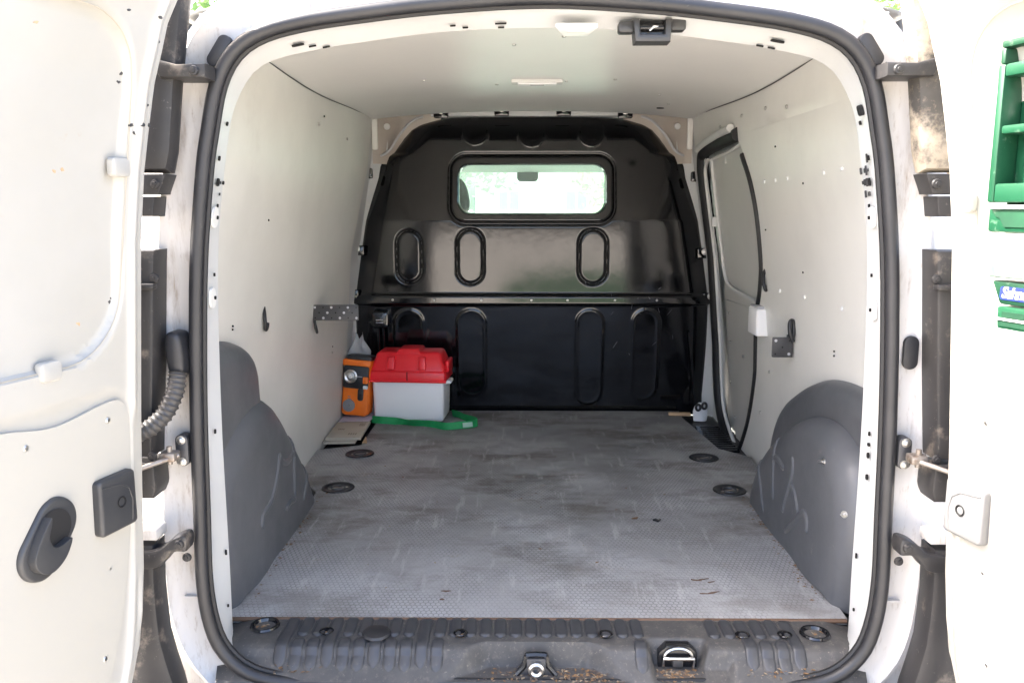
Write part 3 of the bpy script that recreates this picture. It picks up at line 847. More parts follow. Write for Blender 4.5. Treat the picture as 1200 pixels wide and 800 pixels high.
def bfn(u, v):
    z = -.02 + 1.083 * v
    x = (2 * u - 1) * half(z)
    z2 = z + (.010 * (1 - (x / .4) ** 2) if z > 1.04 else 0) * sstep(1.04, 1.06, z)
    return (x, bulk_y(x, z), z2)
def bkeep(u, v):
    z = -.02 + 1.083 * v; x = (2 * u - 1) * half(z)
    return sdrr(x, z, .001, .8115, .266, .090, .045) > 0
bulk = link('bulkhead', grid_me(bfn, NU, NV, 'black_plastic', bkeep, 75), VAN)
# window gasket and pane
def ring_loft(name, loops, m, parent):
    n_ = len(loops[0]); V = [p for l in loops for p in l]; F = []
    for j in range(len(loops) - 1):
        for i in range(n_): F.append((j * n_ + i, j * n_ + (i + 1) % n_, (j + 1) * n_ + (i + 1) % n_, (j + 1) * n_ + i))
    return mk(name, V, F, m, parent, True, 50)
def wl(hx, hz, r, y): return [(a, y, b) for a, b in rrect(.001, .8115, hx, hz, r, 8)]
ring_loft('window_gasket', [[(a, y + (z - .70) * .21, z) for a, y, z in wl(.286, .110, .06, 1.705)], [(a, y + (z - .70) * .21, z) for a, y, z in wl(.284, .108, .058, 1.680)], [(a, y + (z - .70) * .21, z) for a, y, z in wl(.274, .098, .052, 1.676)], [(a, y + (z - .70) * .21, z) for a, y, z in wl(.264, .088, .045, 1.684)], wl(.261, .085, .042, 1.742)], 'black_plastic', bulk)
prism('window_pane', rrect(.001, .8115, .268, .092, .046, 8), 1.736, 1.740, 'cab_glass', bulk, XZ)
# buttons under the window, ledge rivets, bolts on the rim
but = lathe_me([(.011, 0), (.011, .004), (.007, .005), (.006, .002), (.004, .002), (.003, .006), (0, .006)], 'gloss_black', 14)
rep('button', but, bulk, [T(x, 1.690, .650) @ rot(90, 'X') for x in (-.052, .040)])
rep('rivet', screw_me, bulk, [T(x, 1.659, .418) @ rot(90, 'X') for x in (-.50, -.35, -.18, 0, .13, .30, .45)])
bolt = lathe_me([(.012, 0), (.012, .003), (.007, .0035), (.007, .008), (.005, .009), (0, .009)], 'steel', 12)
lug = prism_me(rrect(0, 0, .026, .018, .006), -.012, .004, 'black_plastic', XZ, .003)
bl = [(-.322, 1.083), (-.107, 1.090), (.112, 1.090), (.330, 1.081)] + [(-.592, .872), (-.630, .60), (-.655, .44)] + [(.590, .86), (.622, .59), (.648, .43)]
for x_, z_ in bl:
    l = link('bolt_lug', lug, bulk, T(x_, 1.725 if z_ > 1 else 1.70, z_ - .006))
    link('bolt', bolt, l, T(x_, (1.725 if z_ > 1 else 1.70) - .012, z_) @ rot(90, 'X'))
# scratches on the bulkhead
for k in range(14):
    x_, z_ = random.triangular(.0, .6, .5), random.triangular(.12, .55, .38)
    a = random.uniform(-1, 1); l_ = random.uniform(.006, .03)
    tube('scratch', [(x_ + q * l_ * math.sin(a), bulk_y(x_ + q * l_ * math.sin(a), z_ + q * l_ * math.cos(a)) - .0002, z_ + q * l_ * math.cos(a)) for q in (0, .5, 1)], random.choice((.0003, .0004, .0006)), 'grey_print', bulk, seg=4)
# lower side flange strips and body-coloured pillars beside the bulkhead
for s in (-1, 1):
    V = []
    for z in zz:
        xw = W(z) + .004; V += [(s * xw, 1.50, z), (s * xw, 1.70, z), (s * (half(min(z, .93)) - .03), 1.735, z)]
    F = []
    for j in range(NZ): F += [(3 * j, 3 * j + 1, 3 * j + 4, 3 * j + 3), (3 * j + 1, 3 * j + 2, 3 * j + 5, 3 * j + 4)]
    mk('front_pillar', V, F, 'inner_paint', VAN, True, 30)
    # beige corner moulding over the shoulder of the bulkhead
    V, F = [], []
    n1, n2 = 14, 10
    for j in range(n2 + 1):
        for i in range(n1 + 1):
            u, v = i / n1, j / n2
            x_ = .33 + .235 * u; z_ = .90 + .19 * v
            V.append((s * x_, 1.80 - .10 * sstep(.55, 1, u) - .02 * v, z_))
    for j in range(n2):
        for i in range(n1):
            a = j * (n1 + 1) + i; F.append((a, a + 1, a + n1 + 2, a + n1 + 1))
    cm = mk('corner_moulding', V, F, 'beige_plastic', VAN, True, 60)
    tube('moulding_lip', [(s * x_, 1.715, z_) for x_, z_ in catmull([(.565, .925), (.53, .932), (.505, .95), (.482, .985), (.455, 1.02), (.42, 1.052), (.385, 1.064)], 6)], .0045, 'label_grey', cm, seg=8)
    prism('pillar_tab', rrect(0, 0, .010, .055, .006), -.006, .006, 'wall_lining', cm, XZ, .003, M=T(s * .548, 1.655, 1.0))
    link('moulding_clip', lathe_me([(.012, 0), (.011, .006), (0, .008)], 'pale_plastic', 10), cm, T(s * .515, 1.72, 1.03) @ rot(90, 'X'))
box('bulkhead_top_rail', -.36, .36, 1.735, 1.78, 1.068, 1.11, 'inner_paint', VAN)
# seat-belt reel cover on the bulkhead, with its two rods
rc = prism('reel_cover', rrect(0, 0, .030, .030, .012), -.04, .01, 'black_plastic', bulk, XZ, .006, M=T(-.547, 1.695, .345))
prism('reel_face', rrect(0, 0, .022, .020, .010), -.005, .002, 'gloss_black', rc, XZ, .002, M=T(-.547, 1.653, .345))
for k in range(2): box('reel_print', -.013, .013, -.001, .001, -.0012, .0012, 'label_grey', rc, M=T(-.547, 1.647, .347 - .010 * k))
for dx in (-.009, .009): tube('reel_rod', [(-.547 + dx, 1.67, .318), (-.545 + dx, 1.685, .18)], .006, 'black_plastic', rc, seg=8)
# belt slot lines at the right lower side
tube('belt_edge', [(.575, 1.69, .30), (.60, 1.70, .12), (.605, 1.69, .02)], .005, 'black_plastic', bulk, seg=6)

# ---------------- cab in front of the bulkhead
cab = mk('cab_shell', [(-.74, 1.85, -.36), (.74, 1.85, -.36), (-.74, 3.2, -.36), (.74, 3.2, -.36), (-.74, 1.85, .42), (.74, 1.85, .42), (-.74, 3.2, .42), (.74, 3.2, .42)],
         [(0, 2, 6, 4), (1, 3, 7, 5), (0, 1, 3, 2)], 'white_paint', VAN)
mk('cab_roof', [(x_, y, z) for y, z in ((1.85, 1.15), (2.25, 1.13), (2.62, 1.0)) for x_ in (-.62, 0, .62)] + [(x_, y, z) for y, z in ((1.85, 1.06), (2.2, 1.04), (2.5, .925), (2.62, .905)) for x_ in (-.62, 0, .62)],
   [(0, 1, 4, 3), (1, 2, 5, 4), (3, 4, 7, 6), (4, 5, 8, 7), (9, 10, 13, 12), (10, 11, 14, 13), (12, 13, 16, 15), (13, 14, 17, 16), (15, 16, 19, 18), (16, 17, 20, 19)], 'cab_trim', VAN)
prism('windscreen', [(-.62, 0), (.62, 0), (.58, .86), (-.58, .86)], -.003, .003, 'windscreen_glass', VAN, ID, M=T(0, 3.32, .40) @ rot(143.5, 'X') @ rot(180, 'Z') @ T(0, -.0, 0) @ Matrix.Scale(-1, 4, (0, 1, 0)) if False else T(0, 3.32, .42) @ rot(145, 'X'))
for s in (-1, 1):
    tube('windscreen_pillar', [(s * .70, 3.2, .42), (s * .64, 2.62, .96)], .035, 'cab_trim', VAN, seg=8)
    tube('door_pillar', [(s * .74, 1.92, .42), (s * .64, 1.92, 1.08)], .05, 'cab_trim', VAN, seg=8)
    mk('side_glass', [(s * .74, 1.95, .42), (s * .71, 3.15, .42), (s * .65, 2.62, .98), (s * .65, 1.95, 1.05)], [(0, 1, 2, 3)], 'windscreen_glass', VAN)
box('dashboard', -.70, .70, 2.75, 3.2, .05, .43, 'dash', VAN, .05, 4)
bon = mk('bonnet', [(-.74, 3.2, .42), (.74, 3.2, .42), (-.70, 3.9, .25), (.70, 3.9, .25), (-.68, 3.98, -.35), (.68, 3.98, -.35), (-.74, 3.2, -.36), (.74, 3.2, -.36)], [(0, 1, 3, 2), (2, 3, 5, 4), (0, 2, 4, 6), (1, 3, 5, 7)], 'white_paint', VAN)
def seat(cx):
    st_ = prism('cab_seat', catmull([(-.24, -.1), (-.25, .45), (-.20, .68), (-.10, .735), (.10, .735), (.20, .68), (.25, .45), (.24, -.1)], 5), 1.98, 2.12, 'seat_cloth', VAN, XZ, .04, 3, M=T(cx, 0, 0))
    prism('headrest', catmull([(-.125, .72), (-.135, .80), (-.10, .862), (0, .872), (.10, .862), (.135, .80), (.125, .72), (0, .70)], 5, True), 2.0, 2.10, 'seat_cloth', st_, XZ, .03, 3, M=T(cx, 0, 0))
seat(-.385)
mir = prism('cab_mirror', rrect(0, 0, .05, .028, .02), -.012, .02, 'dash', VAN, XZ, .006, M=T(-.01, 2.62, .892))
tube('wiper', [(-.285, 3.0, .66), (-.28, 2.96, .74), (-.277, 2.92, .80)], .009, 'dash', VAN, seg=6)

# ---------------- wheels (below the frame of the picture)
wheel_me = lathe_me([(.05, .09), (.18, .085), (.20, .06), (.27, .07), (.295, .04), (.295, -.04), (.27, -.07), (.2, -.06), (.05, -.05)], 'dark_rubber', 28)
for s in (-1, 1):
    for y in (.42, 3.1): link('wheel', wheel_me, VAN, T(s * .66, y, -.325) @ rot(90, 'Y'))

# ---------------- black trims on the door pillars, hinges, check straps
TRIM_IN_Z = (-.16, -.025, .036, .125, .213, .299, .355, .49, .65, .73, .771, .815, .925, 1.043, 1.12)
TRIM_IN_X = (.56, .584, .600, .604, .601, .589, .590, .578, .566, .559, .553, .535, .521, .502, .482)
def tin(z): return interp(z, TRIM_IN_Z, TRIM_IN_X) + .021
def trim(name, s, z0, z1, inn=0, wid=.085, y0=-.050, y1=.004, cut=None, bevel=.006, m='trim_plastic', n=10, bulge=0):
    zs_ = [z0 + (z1 - z0) * k / n for k in range(n + 1)]
    a = [(s * (tin(z) + inn + (cut(z) if cut else 0)), z) for z in zs_]
    b = [(s * (tin(z) + wid), z) for z in zs_[::-1]]
    return prism(name, a + b, y0, y1, m, VAN, XZ, bevel, 2)
scr_big = lathe_me([(.0, .006), (.003, .006), (.0035, .004), (.0065, .0035), (.0078, 0)], 'trim_plastic', 14)
for s in (-1, 1):
    up = trim('pillar_trim', s, .80, 1.115, 0, .075, -.045, m='sunlit_dusty_trim' if s > 0 else 'trim_plastic', bevel=.02)
    trim('pillar_trim', s, .768, .798, .004, .08, -.040)
    trim('pillar_trim', s, .735, .765, .010, .075, -.042)
    lo = trim('pillar_trim', s, .36, .685, .004, .085, -.050, cut=lambda z: .012 * sstep(.655, .64, z) * 0)
    trim('pillar_trim', s, .292, .352, .0, .085, -.052, cut=lambda z: .006 * sstep(.31, .29, z))
    dn = trim('bumper_arm', s, -.20, .215, 0, .10, -.050, bevel=.012)
    # inner vertical edge bands where the mouldings step
    for a_, zc in ((lo, .642), (lo, .362)):
        link('trim_screw', scr_big, a_, T(s * (tin(zc) + .003), -.048, zc) @ rot(90, 'X'))
        box('trim_step', s * tin(zc) + (.0 if s > 0 else -.08), s * tin(zc) + (.08 if s > 0 else 0), -.062, -.044, zc - .016, zc - .007, 'trim_plastic', a_, .003)
    link('trim_screw', scr_big, up, T(s * (tin(.79) + .014), -.046, .783) @ rot(90, 'X'))
    link('trim_screw', scr_big, dn, T(s * .583, -.016, .180) @ rot(90, 'X'))
    # moulded strap across the painted pillar high up
    st_ = prism('trim_strap', [(s * .492, .935), (s * .492, .955), (s * .535, .954), (s * .575, .964), (s * .560, .935)], -.056, .004, 'trim_plastic', VAN, XZ, .004)
    if False: box('strap_pocket', min(s * .500, s * .540), max(s * .500, s * .540), -.043, -.039, .935, .952, 'dark_rubber', st_, .001)
    link('trim_screw', scr_big, st_, T(s * .508, -.057, .944) @ rot(90, 'X'))
    # hinge arm
    hg = prism('door_hinge', catmull([(s * .568, .232), (s * .590, .226), (s * .610, .210), (s * .640, .206), (s * .665, .212), (s * .665, .180), (s * .640, .174), (s * .612, .180), (s * .590, .203), (s * .568, .206)], 4, True), -.055, -.020, 'trim_plastic', VAN, XZ, .006, 2)
    link('hinge_bolt', scr_big, hg, T(s * .577, -.055, .219) @ rot(90, 'X'))
    box('hinge_plate', min(s * .615, s * .68), max(s * .615, s * .68), -.05, -.01, .222, .240, 'dirty_paint', hg, .003)
    # door check strap bracket
    br = prism('check_bracket', rrect(s * .582, .360, .0105, .026, .009), -.012, .010, 'dark_steel', VAN, XZ, .002)
    for z_ in (.378, .342): link('bracket_bolt', bolt, br, T(s * .582, -.012, z_) @ rot(90, 'X') @ Matrix.Scale(.62, 4))
    tube('check_strap', [(s * .580, -.03, .358), (s * .60, -.05, .354), (s * .66, -.10, .340), (s * .72, -.14, .325)], .0042, 'rusty_steel', br, seg=8)
    box('strap_clevis', s * .592 - .014, s * .592 + .012, -.045, -.02, .351, .365, 'rusty_steel', br, .003)
    tube('clevis_pin', [(s * .592, -.035, .345), (s * .592, -.035, .374)], .0045, 'rusty_steel', br, seg=8)
# wiring hose to the left door
bt = prism('hose_boot', catmull([(-.588, .552), (-.575, .556), (-.564, .545), (-.563, .49), (-.582, .485), (-.590, .52)], 4, True), -.035, .012, 'rubber', VAN, XZ, .008, 3)
hp = catmull([(-.573, -.028, .492), (-.575, -.040, .462), (-.590, -.055, .428), (-.617, -.075, .408), (-.645, -.095, .418), (-.662, -.105, .455), (-.668, -.11, .50)], 14)
tube('cable_hose', hp, [.0125 if (i % 3) else .0150 for i in range(len(hp))], 'hose', VAN, seg=12)

# ---------------- rear doors (opened past square)
TH = R(15)
DZ = (-.16, .014, .07, .13, .2, 1.2)
DE = (.11, .045, .022, .010, 0, 0)
LEZ = (-.2, .2, .42, .70, .80, .86, .92, .965, 1.0, 1.03, 1.12)
LEX = (.612, .612, .600, .580, .568, .557, .545, .531, .521, .506, .46)
def make_door(s):
    A0 = Vector((0, -.09, 0)); U = Vector((s * math.sin(TH), -math.cos(TH), 0)); Nn = Vector((-s * math.cos(TH), -math.sin(TH), 0))
    def D(a, z, d): return A0 + Vector((s * interp(z, LEZ, LEX), 0, 0)) + U * a + Nn * d + Vector((0, 0, z))
    def DM(a, z, d):      # local frame: x along door, y up, z towards viewer of the inner face
        P = D(a, z, d)
        return Matrix(((U.x, 0, Nn.x, P.x), (U.y, 0, Nn.y, P.y), (0, 1, 0, P.z), (0, 0, 0, 1)))
    z0, z1, s1 = -.15, 1.12, .58
    rec = .012 if s < 0 else .030
    def dep(a, z):
        e = a - interp(z, DZ, DE)
        d = -.010 * sstep(.012, .0, e)                               # rounded hinge edge
        d += .006 * math.exp(-((e - .030) / .007) ** 2)               # pressed bead along the edge
        q = sdrr(a, z, .305, .768, .255, .227, .10)
        d -= rec * sstep(.004 if s < 0 else .018, -.006 if s < 0 else -.022, q)
        q2 = sdrr(a, z, .325, .18, .30, .31, .06)
        d -= .004 * sstep(.006, -.004, q2)
        d -= .03 * sstep(z1 - .03, z1, z)
        return d
    NU, NV = 130, 170
    V, F = [], []
    for side in (0, 1):
        for j in range(NV + 1):
            z = z0 + (z1 - z0) * j / NV; e0 = interp(z, DZ, DE)
            for i in range(NU + 1):
                u = i / NU; u = u ** 1.35
                a = e0 + (s1 - e0) * u
                V.append(D(a, z, dep(a, z) if side == 0 else -.062))
    st_ = (NU + 1) * (NV + 1)
    for j in range(NV):
        for i in range(NU):
            a = j * (NU + 1) + i
            F.append((a, a + 1, a + NU + 2, a + NU + 1))
            F.append((st_ + a, st_ + a + NU + 1, st_ + a + NU + 2, st_ + a + 1))
    for j in range(NV):
        for i in (0, NU):
            a = j * (NU + 1) + i; F.append((a, a + NU + 1, st_ + a + NU + 1, st_ + a))
    for i in range(NU):
        for j in (0, NV):
            a = j * (NU + 1) + i; F.append((a, a + 1, st_ + a + 1, st_ + a))
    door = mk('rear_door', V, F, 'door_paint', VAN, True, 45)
    def put(name, me, a, z, d, r_=0, par=None): return link(name, me, par or door, DM(a, z, d) @ rot(r_, 'Z'))
    # lower lining board with screws
    bo = catmull([(.038, .44), (.050, .470), (.08, .478), (.174, .466), (.251, .478), (.33, .482), (.5, .482), (.545, .44), (.55, .1), (.53, -.08), (.18, -.10), (.13, .0), (.099, .059), (.056, .167), (.037, .299), (.036, .38)], 5, True)
    # the board follows the lean of the door: mesh built in place
    V = []
    for d_ in (-.004, .0015):
        V += [D(a, z, d_) for a, z in bo]
    nb = len(bo)
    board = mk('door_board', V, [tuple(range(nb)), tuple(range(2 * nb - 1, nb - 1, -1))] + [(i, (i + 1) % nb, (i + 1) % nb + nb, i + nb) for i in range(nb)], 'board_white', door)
    for a, z in ((.221, .451), (.081, .452), (.085, .232), (.249, .230), (.105, .101), (.4, .445), (.4, .1), (.25, .03)):
        put('screw', screw_me, a, z, .002, 0, board)
    if s < 0:
        for a, z in ((.087, 1.002), (.033, 1.004), (.024, .973), (.046, .86), (.03, .862), (.012, .863), (.214, .962), (.022, .89), (.064, .927), (.066, .915), (.04, .85), (.057, .622), (.06, .618), (.147, .797), (.16, .794), (.118, .594)):
            put('paint_chip', prism_me([(.0042 * math.cos(t) * random.uniform(.4, 1.2), .0024 * math.sin(t) * random.uniform(.4, 1.3)) for t in [2 * math.pi * k / 8 for k in range(8)]], -.002, .0006, 'wood_stick' if (a > .1) else 'dark_steel'), a, z, dep(a, z), random.uniform(-40, 40))
    tube('insert_seam', [D(a, z, dep(a, z) + .0004) for a, z in rrect(.305, .768, .2555, .2275, .10, 12)], .0008, 'card', door, True, 5)
    # clips that hold the upper insert
    clipm = prism_me(rrect(0, 0, .017, .013, .006), -.006, .006, 'door_paint', ID, .003)
    put('insert_clip', clipm, .060 if s < 0 else .035, .803 if s < 0 else .755, -.002); put('insert_clip', clipm, .179, .541, -.002)
    # latch cover with its little round lock
    lm = 'grey_handle' if s < 0 else 'cover_grey'
    zc, ac = (.330, .077) if s < 0 else (.316, .057)
    lc = put('latch_cover', prism_me(rrect(0, 0, .036, .041, .007), -.002, .016, lm, ID, .005, 3), ac, zc, 0)
    put('cover_rib', tube_me([(-.024, -.034, .0155), (-.027, -.004, .0155), (-.021, .016, .0155), (-.006, .026, .0155), (.030, .031, .0155)], .0017, lm, seg=6), ac, zc, 0, 0, lc)
    put('cover_hole', lathe_me([(.0085, .0015), (.0075, .0025), (.006, .001), (.005, -.001), (0, -.001)], 'hole_dark', 14), ac - .004, zc, .0155, 0, lc)
    # inner door handle: oval cup with a lever
    if s < 0:
        hr = put('door_handle', prism_me(rrect(0, 0, .034, .056, .0335, 10), -.002, .013, 'grey_handle', ID, .005, 3), .198, .323, 0, 40)
        cup = lathe_me([(.026, .0140), (.021, .0142), (.012, .0145), (0, .0146)], 'dark_rubber', 24)
        put('handle_cup', cup, .190, .335, 0, 0, hr)
        lev = [(a_ * .86, b_ * .88) for a_, b_ in catmull([(-.026, .012), (-.030, -.016), (-.018, -.042), (.004, -.049), (.024, -.038), (.031, -.008), (.030, .024), (.024, .018), (.016, -.002), (.0, -.010), (-.014, -.002)], 6, True)]
        put('handle_lever', prism_me(lev, .010, .026, 'grey_handle', ID, .006, 4), .199, .323, 0, 38, hr)
    return door, DM, dep
doorL, DML, depL = make_door(-1)
doorR, DMR, depR = make_door(1)

# ================================================================== things in and on the van
# ---------------- battery box with red lid
bxM = T(-.428, 1.605, .001) @ rot(-4, 'Z')
bb = root('battery_box', (-.428, 1.605, .001), 'white plastic battery box with red lid standing at the bulkhead', 'box')
def taper_box(x0, x1, y0, y1, z0, z1, tx, ty, m, bevel=.01, seg=3):
    V = [(x0, y0, z0), (x1, y0, z0), (x1, y1, z0), (x0, y1, z0), (x0 - tx, y0 - ty, z1), (x1 + tx, y0 - ty, z1), (x1 + tx, y1 + ty, z1), (x0 - tx, y1 + ty, z1)]
    me = bpy.data.meshes.new('m'); me.from_pydata(V, [], [(3, 2, 1, 0), (4, 5, 6, 7), (0, 1, 5, 4), (1, 2, 6, 5), (2, 3, 7, 6), (3, 0, 4, 7)])
    me.materials.append(MATS[m])
    bm = bmesh.new(); bm.from_mesh(me); bmesh.ops.bevel(bm, geom=list(bm.edges), offset=bevel, segments=seg, profile=.5, affect='EDGES', clamp_overlap=True); bm.to_mesh(me); bm.free()
    fix(me, True, 40); return me
tub = link('box_tub', taper_box(-.124, .124, -.072, .072, 0, .150, .004, .003, 'box_white', .012), bb, bxM)
for s in (-1, 1): link('lug', box_me(-.010, .012, -.03, .03, .128, .142, 'box_white', .005), tub, bxM @ T(s * .134, 0, 0))
lid = link('lid', joined([taper_box(-.136, .136, -.084, .084, .142, .182, -.003, -.003, 'red_plastic', .007), taper_box(-.134, .134, -.082, .082, .178, .246, -.022, -.030, 'red_plastic', .012)]), bb, bxM)
link('lid_crown', taper_box(-.045, .045, -.058, .058, .236, .256, -.008, -.01, 'red_plastic', .006), lid, bxM)
for dx in (-.058, .052): link('strap_rib', taper_box(-.015, .015, -.090, -.05, .186, .232, -.002, -.012, 'red_plastic', .005), lid, bxM @ T(dx, .004, 0))
tube('lid_bead', [(-.137, -.086, .147), (.137, -.086, .147)], .004, 'red_plastic', lid, seg=6, M=bxM)
box('front_seam', -.0012, .0012, -.0868, -.083, .15, .18, 'hole_dark', lid, M=bxM)
# side grip of the lid, a dark hand slot
box('side_grip', .128, .142, -.045, .045, .172, .215, 'red_plastic', lid, .006, 3, M=bxM)

# ---------------- green lashing strap
def ribbon(P, w_, th, m, up=None):
    P = [Vector(p) for p in P]; V, F = [], []
    for i, p in enumerate(P):
        t = P[min(i + 1, len(P) - 1)] - P[max(i - 1, 0)]; t.normalize()
        b = (up(i / (len(P) - 1)) if up else Vector((0, 0, 1)))
        b = (b - t * b.dot(t)).normalized(); n_ = t.cross(b)
        for a, c in ((-1, -1), (1, -1), (1, 1), (-1, 1)): V.append(p + b * a * w_ / 2 + n_ * c * th / 2)
    for i in range(len(P) - 1):
        for k in range(4): F.append((i * 4 + k, i * 4 + (k + 1) % 4, i * 4 + 4 + (k + 1) % 4, i * 4 + 4 + k))
    F += [(0, 1, 2, 3), tuple(len(P) * 4 - 4 + k for k in range(4))]
    return mesh(V, F, m, True, 50)
P = catmull([(-.560, 1.522, .012), (-.52, 1.495, .016), (-.47, 1.497, .012), (-.43, 1.487, .009), (-.385, 1.458, .016), (-.335, 1.450, .014), (-.29, 1.430, .012), (-.245, 1.438, .014), (-.205, 1.452, .014), (-.188, 1.475, .015), (-.20, 1.51, .014), (-.235, 1.545, .014), (-.262, 1.58, .016), (-.285, 1.62, .010)], 6)
gs = link('lashing_strap', ribbon(P, .025, .003, 'green_web', lambda t: Vector((.1 * math.sin(t * 17), .35 * math.cos(t * 11), .8))))
tag(gs, 'green webbing strap lying twisted on the floor in front of the battery box', 'strap')
e_ = link('stitched_end', ribbon([(-.235, 1.4385, .014), (-.218, 1.444, .014), (-.203, 1.451, .014)], .016, .006, 'green_web_pale', lambda t: Vector((0, .3, .9))), gs)

# ---------------- orange lantern in a clear bag, papers
lM = T(-.620, 1.555, .022) @ rot(-6, 'Z') @ rot(-4, 'X') @ rot(4, 'Y')
ln = root('work_lamp', (-.620, 1.555, .022), 'orange and black portable work lamp standing between wall and battery box', 'lamp')
ln_body = link('body', prism_me(rrect(0, .098, .048, .098, .016), -.036, .036, 'orange_plastic', XZ, .008, 3), ln, lM)
link('black_band', prism_me(rrect(0, .138, .045, .040, .008), -.042, -.030, 'lamp_black', XZ, .003), ln_body, lM)
link('lens', lathe_me([(.024, 0), (.024, .004), (.020, .006), (.014, .003), (.006, .005), (0, .005)], 'steel', 18), ln_body, lM @ T(-.018, -.042, .140) @ rot(90, 'X'))
link('lens_bulb', lathe_me([(.008, 0), (.006, .006), (0, .008)], 'label_white', 12), ln_body, lM @ T(-.018, -.046, .140) @ rot(90, 'X'))
link('knob', lathe_me([(.022, 0), (.022, .005), (.018, .006), (.006, .006), (.005, .010), (0, .010)], 'grey_print', 16), ln_body, lM @ T(-.020, -.036, .036) @ rot(90, 'X'))
link('switch', prism_me(rrect(0, 0, .010, .022, .008), -.004, .003, 'lamp_black', XZ, .002), ln_body, lM @ T(.020, -.037, .078))
link('side_button', prism_me(rrect(0, 0, .009, .012, .003), -.006, .004, 'orange_plastic', XZ, .002), ln_body, lM @ T(.036, -.040, .130))
link('side_button', prism_me(rrect(0, 0, .008, .006, .003), -.006, .004, 'label_white', XZ, .002), ln_body, lM @ T(.037, -.040, .105))
link('carry_handle', prism_me(rrect(0, .187, .050, .012, .006), -.040, .030, 'orange_plastic', XZ, .004), ln_body, lM)
link('handle_grip', prism_me(rrect(.006, .204, .044, .009, .005), -.036, .028, 'lamp_black', XZ, .004), ln_body, lM)
for dz, hw in ((.066, .010), (.058, .013), (.048, .008)):
    link('print_line', box_me(-.026, -.026 + hw, -.0372, -.0352, dz, dz + .0025, 'grey_print'), ln_body, lM)
link('print_line', box_me(-.004, .024, -.0436, -.0416, .140, .1425, 'label_grey'), ln_body, lM)
link('print_line', box_me(-.022, .018, -.0416, -.0396, .181, .189, 'orange_plastic'), ln_body, lM)
# crumpled clear bag behind it
rb = random.Random(3)
def bagfn(u, v):
    a = u * 2 * math.pi
    wd = interp(v, (0, .25, .5, .75, .9, 1), (.052, .058, .054, .040, .016, .012)) * (1 + .13 * math.sin(a * 5 + v * 9) + .10 * math.sin(a * 3 - v * 14))
    return (-.600 + wd * math.cos(a) + .008 * math.sin(v * 7) - .02 * v, 1.618 + .55 * wd * math.sin(a), .02 + .275 * v + .012 * math.sin(a * 2 + 1))
bag = link('plastic_bag', grid_me(bagfn, 48, 40, 'clear_bag', None, 50)); tag(bag, 'crumpled clear plastic bag standing up behind the orange lamp', 'bag')
# cardboard sheets and a pink paper
def flat_thing(name, pts, z, th, m, label, cat, group=None):
    o = prism(name, pts, z, z + th, m, None, ID, .0008); return tag(o, label, cat, group)
cb = flat_thing('cardboard_sheet', [(-.664, 1.262), (-.551, 1.268), (-.556, 1.47), (-.668, 1.46)], .0095, .008, 'card', 'beige printed cardboard, upper of two sheets on floor by left wall', 'cardboard')
for k, (a, b, c, d) in enumerate(((-.60, 1.30, .030, .022), (-.645, 1.36, .022, .016), (-.585, 1.41, .02, .035))):
    for q in range(4):
        box('print_mark', a + q * c * .25, a + q * c * .25 + c * .15, b, b + d, .0176, .0180, 'card_ink', cb)
flat_thing('cardboard_sheet', [(-.668, 1.243), (-.566, 1.250), (-.570, 1.40), (-.67, 1.40)], .002, .006, 'card', 'thin cardboard piece sticking out under the printed cardboard sheet', 'cardboard')
flat_thing('paper_sheet', [(-.668, 1.475), (-.562, 1.48), (-.545, 1.64), (-.665, 1.65)], .0185 - .004, .002, 'pink_paper', 'pinkish printed paper lying under the orange work lamp', 'paper')
# plywood torn edge and a white grain beside the papers
st1 = prism('wood_chip', [(-.545, 1.26), (-.530, 1.262), (-.538, 1.30), (-.548, 1.34)], .0005, .004, 'wood_stick', None, ID, .0008); tag(st1, 'torn brown plywood chip beside the cardboard sheets', 'wood chip')

# ---------------- brackets and hooks on the walls
def perf_plate(name, M, hw, hh, cols_, rows_, label, fold):
    r_ = root(name, M.translation, label, 'bracket')
    pm = prism_me(rrect(0, 0, hw, hh, .003, 3), -.0015, .0015, 'dark_steel', XZ, .0006)
    p_ = link('plate', pm, r_, M)
    fo = link('folded_flange', box_me(-.0015, .0015, 0, .045, -hh, hh, 'dark_steel', .0006), r_, M @ T(fold * hw, 0, 0))
    hm = lathe_me([(0, .0006), (.0036, .0006), (.0036, -.001)], 'label_grey', 10)
    for i in range(cols_):
        for j in range(rows_):
            if (i + j) % 2 == 0:
                x_ = -hw + 2 * hw * (i + .5) / cols_; z_ = -hh + 2 * hh * (j + .5) / rows_
                link('plate_hole', hm if (i * 3 + j) % 4 else dot_me, p_, M @ T(x_, -.0016, z_) @ rot(90, 'X'))
    return r_, p_
perf_plate('perforated_bracket', T(-.572, 1.07, .447), .066, .023, 11, 3, 'long perforated grey steel bracket sticking out from left wall', -1)
perf_plate('perforated_bracket', T(.609, .72, .408), .025, .025, 3, 3, 'small square perforated steel bracket on the right wall', 1)
def bungee(name, P, r_, label, group=None):
    o = tube(name, catmull(P, 5), r_, 'lamp_black'); return tag(o, label, 'hook', group)
def loop(cx, cy, cz, a, b, x_off=0):
    return [(cx + x_off * math.sin(t), cy + a * math.cos(t), cz + b * math.sin(t)) for t in [2 * math.pi * k / 10 for k in range(11)]]
bungee('cord_hook', [(-.629, .592, .520), (-.624, .58, .505), (-.622, .575, .487), (-.624, .583, .470), (-.626, .60, .472), (-.626, .606, .482)], .0045, 'small black hook alone on the left wall')
bungee('cord_hook', [(-.630, 1.05, .425), (-.624, 1.045, .405), (-.626, 1.06, .390), (-.632, 1.07, .40), (-.632, 1.06, .425)], .004, 'black hook hanging below the long perforated bracket')
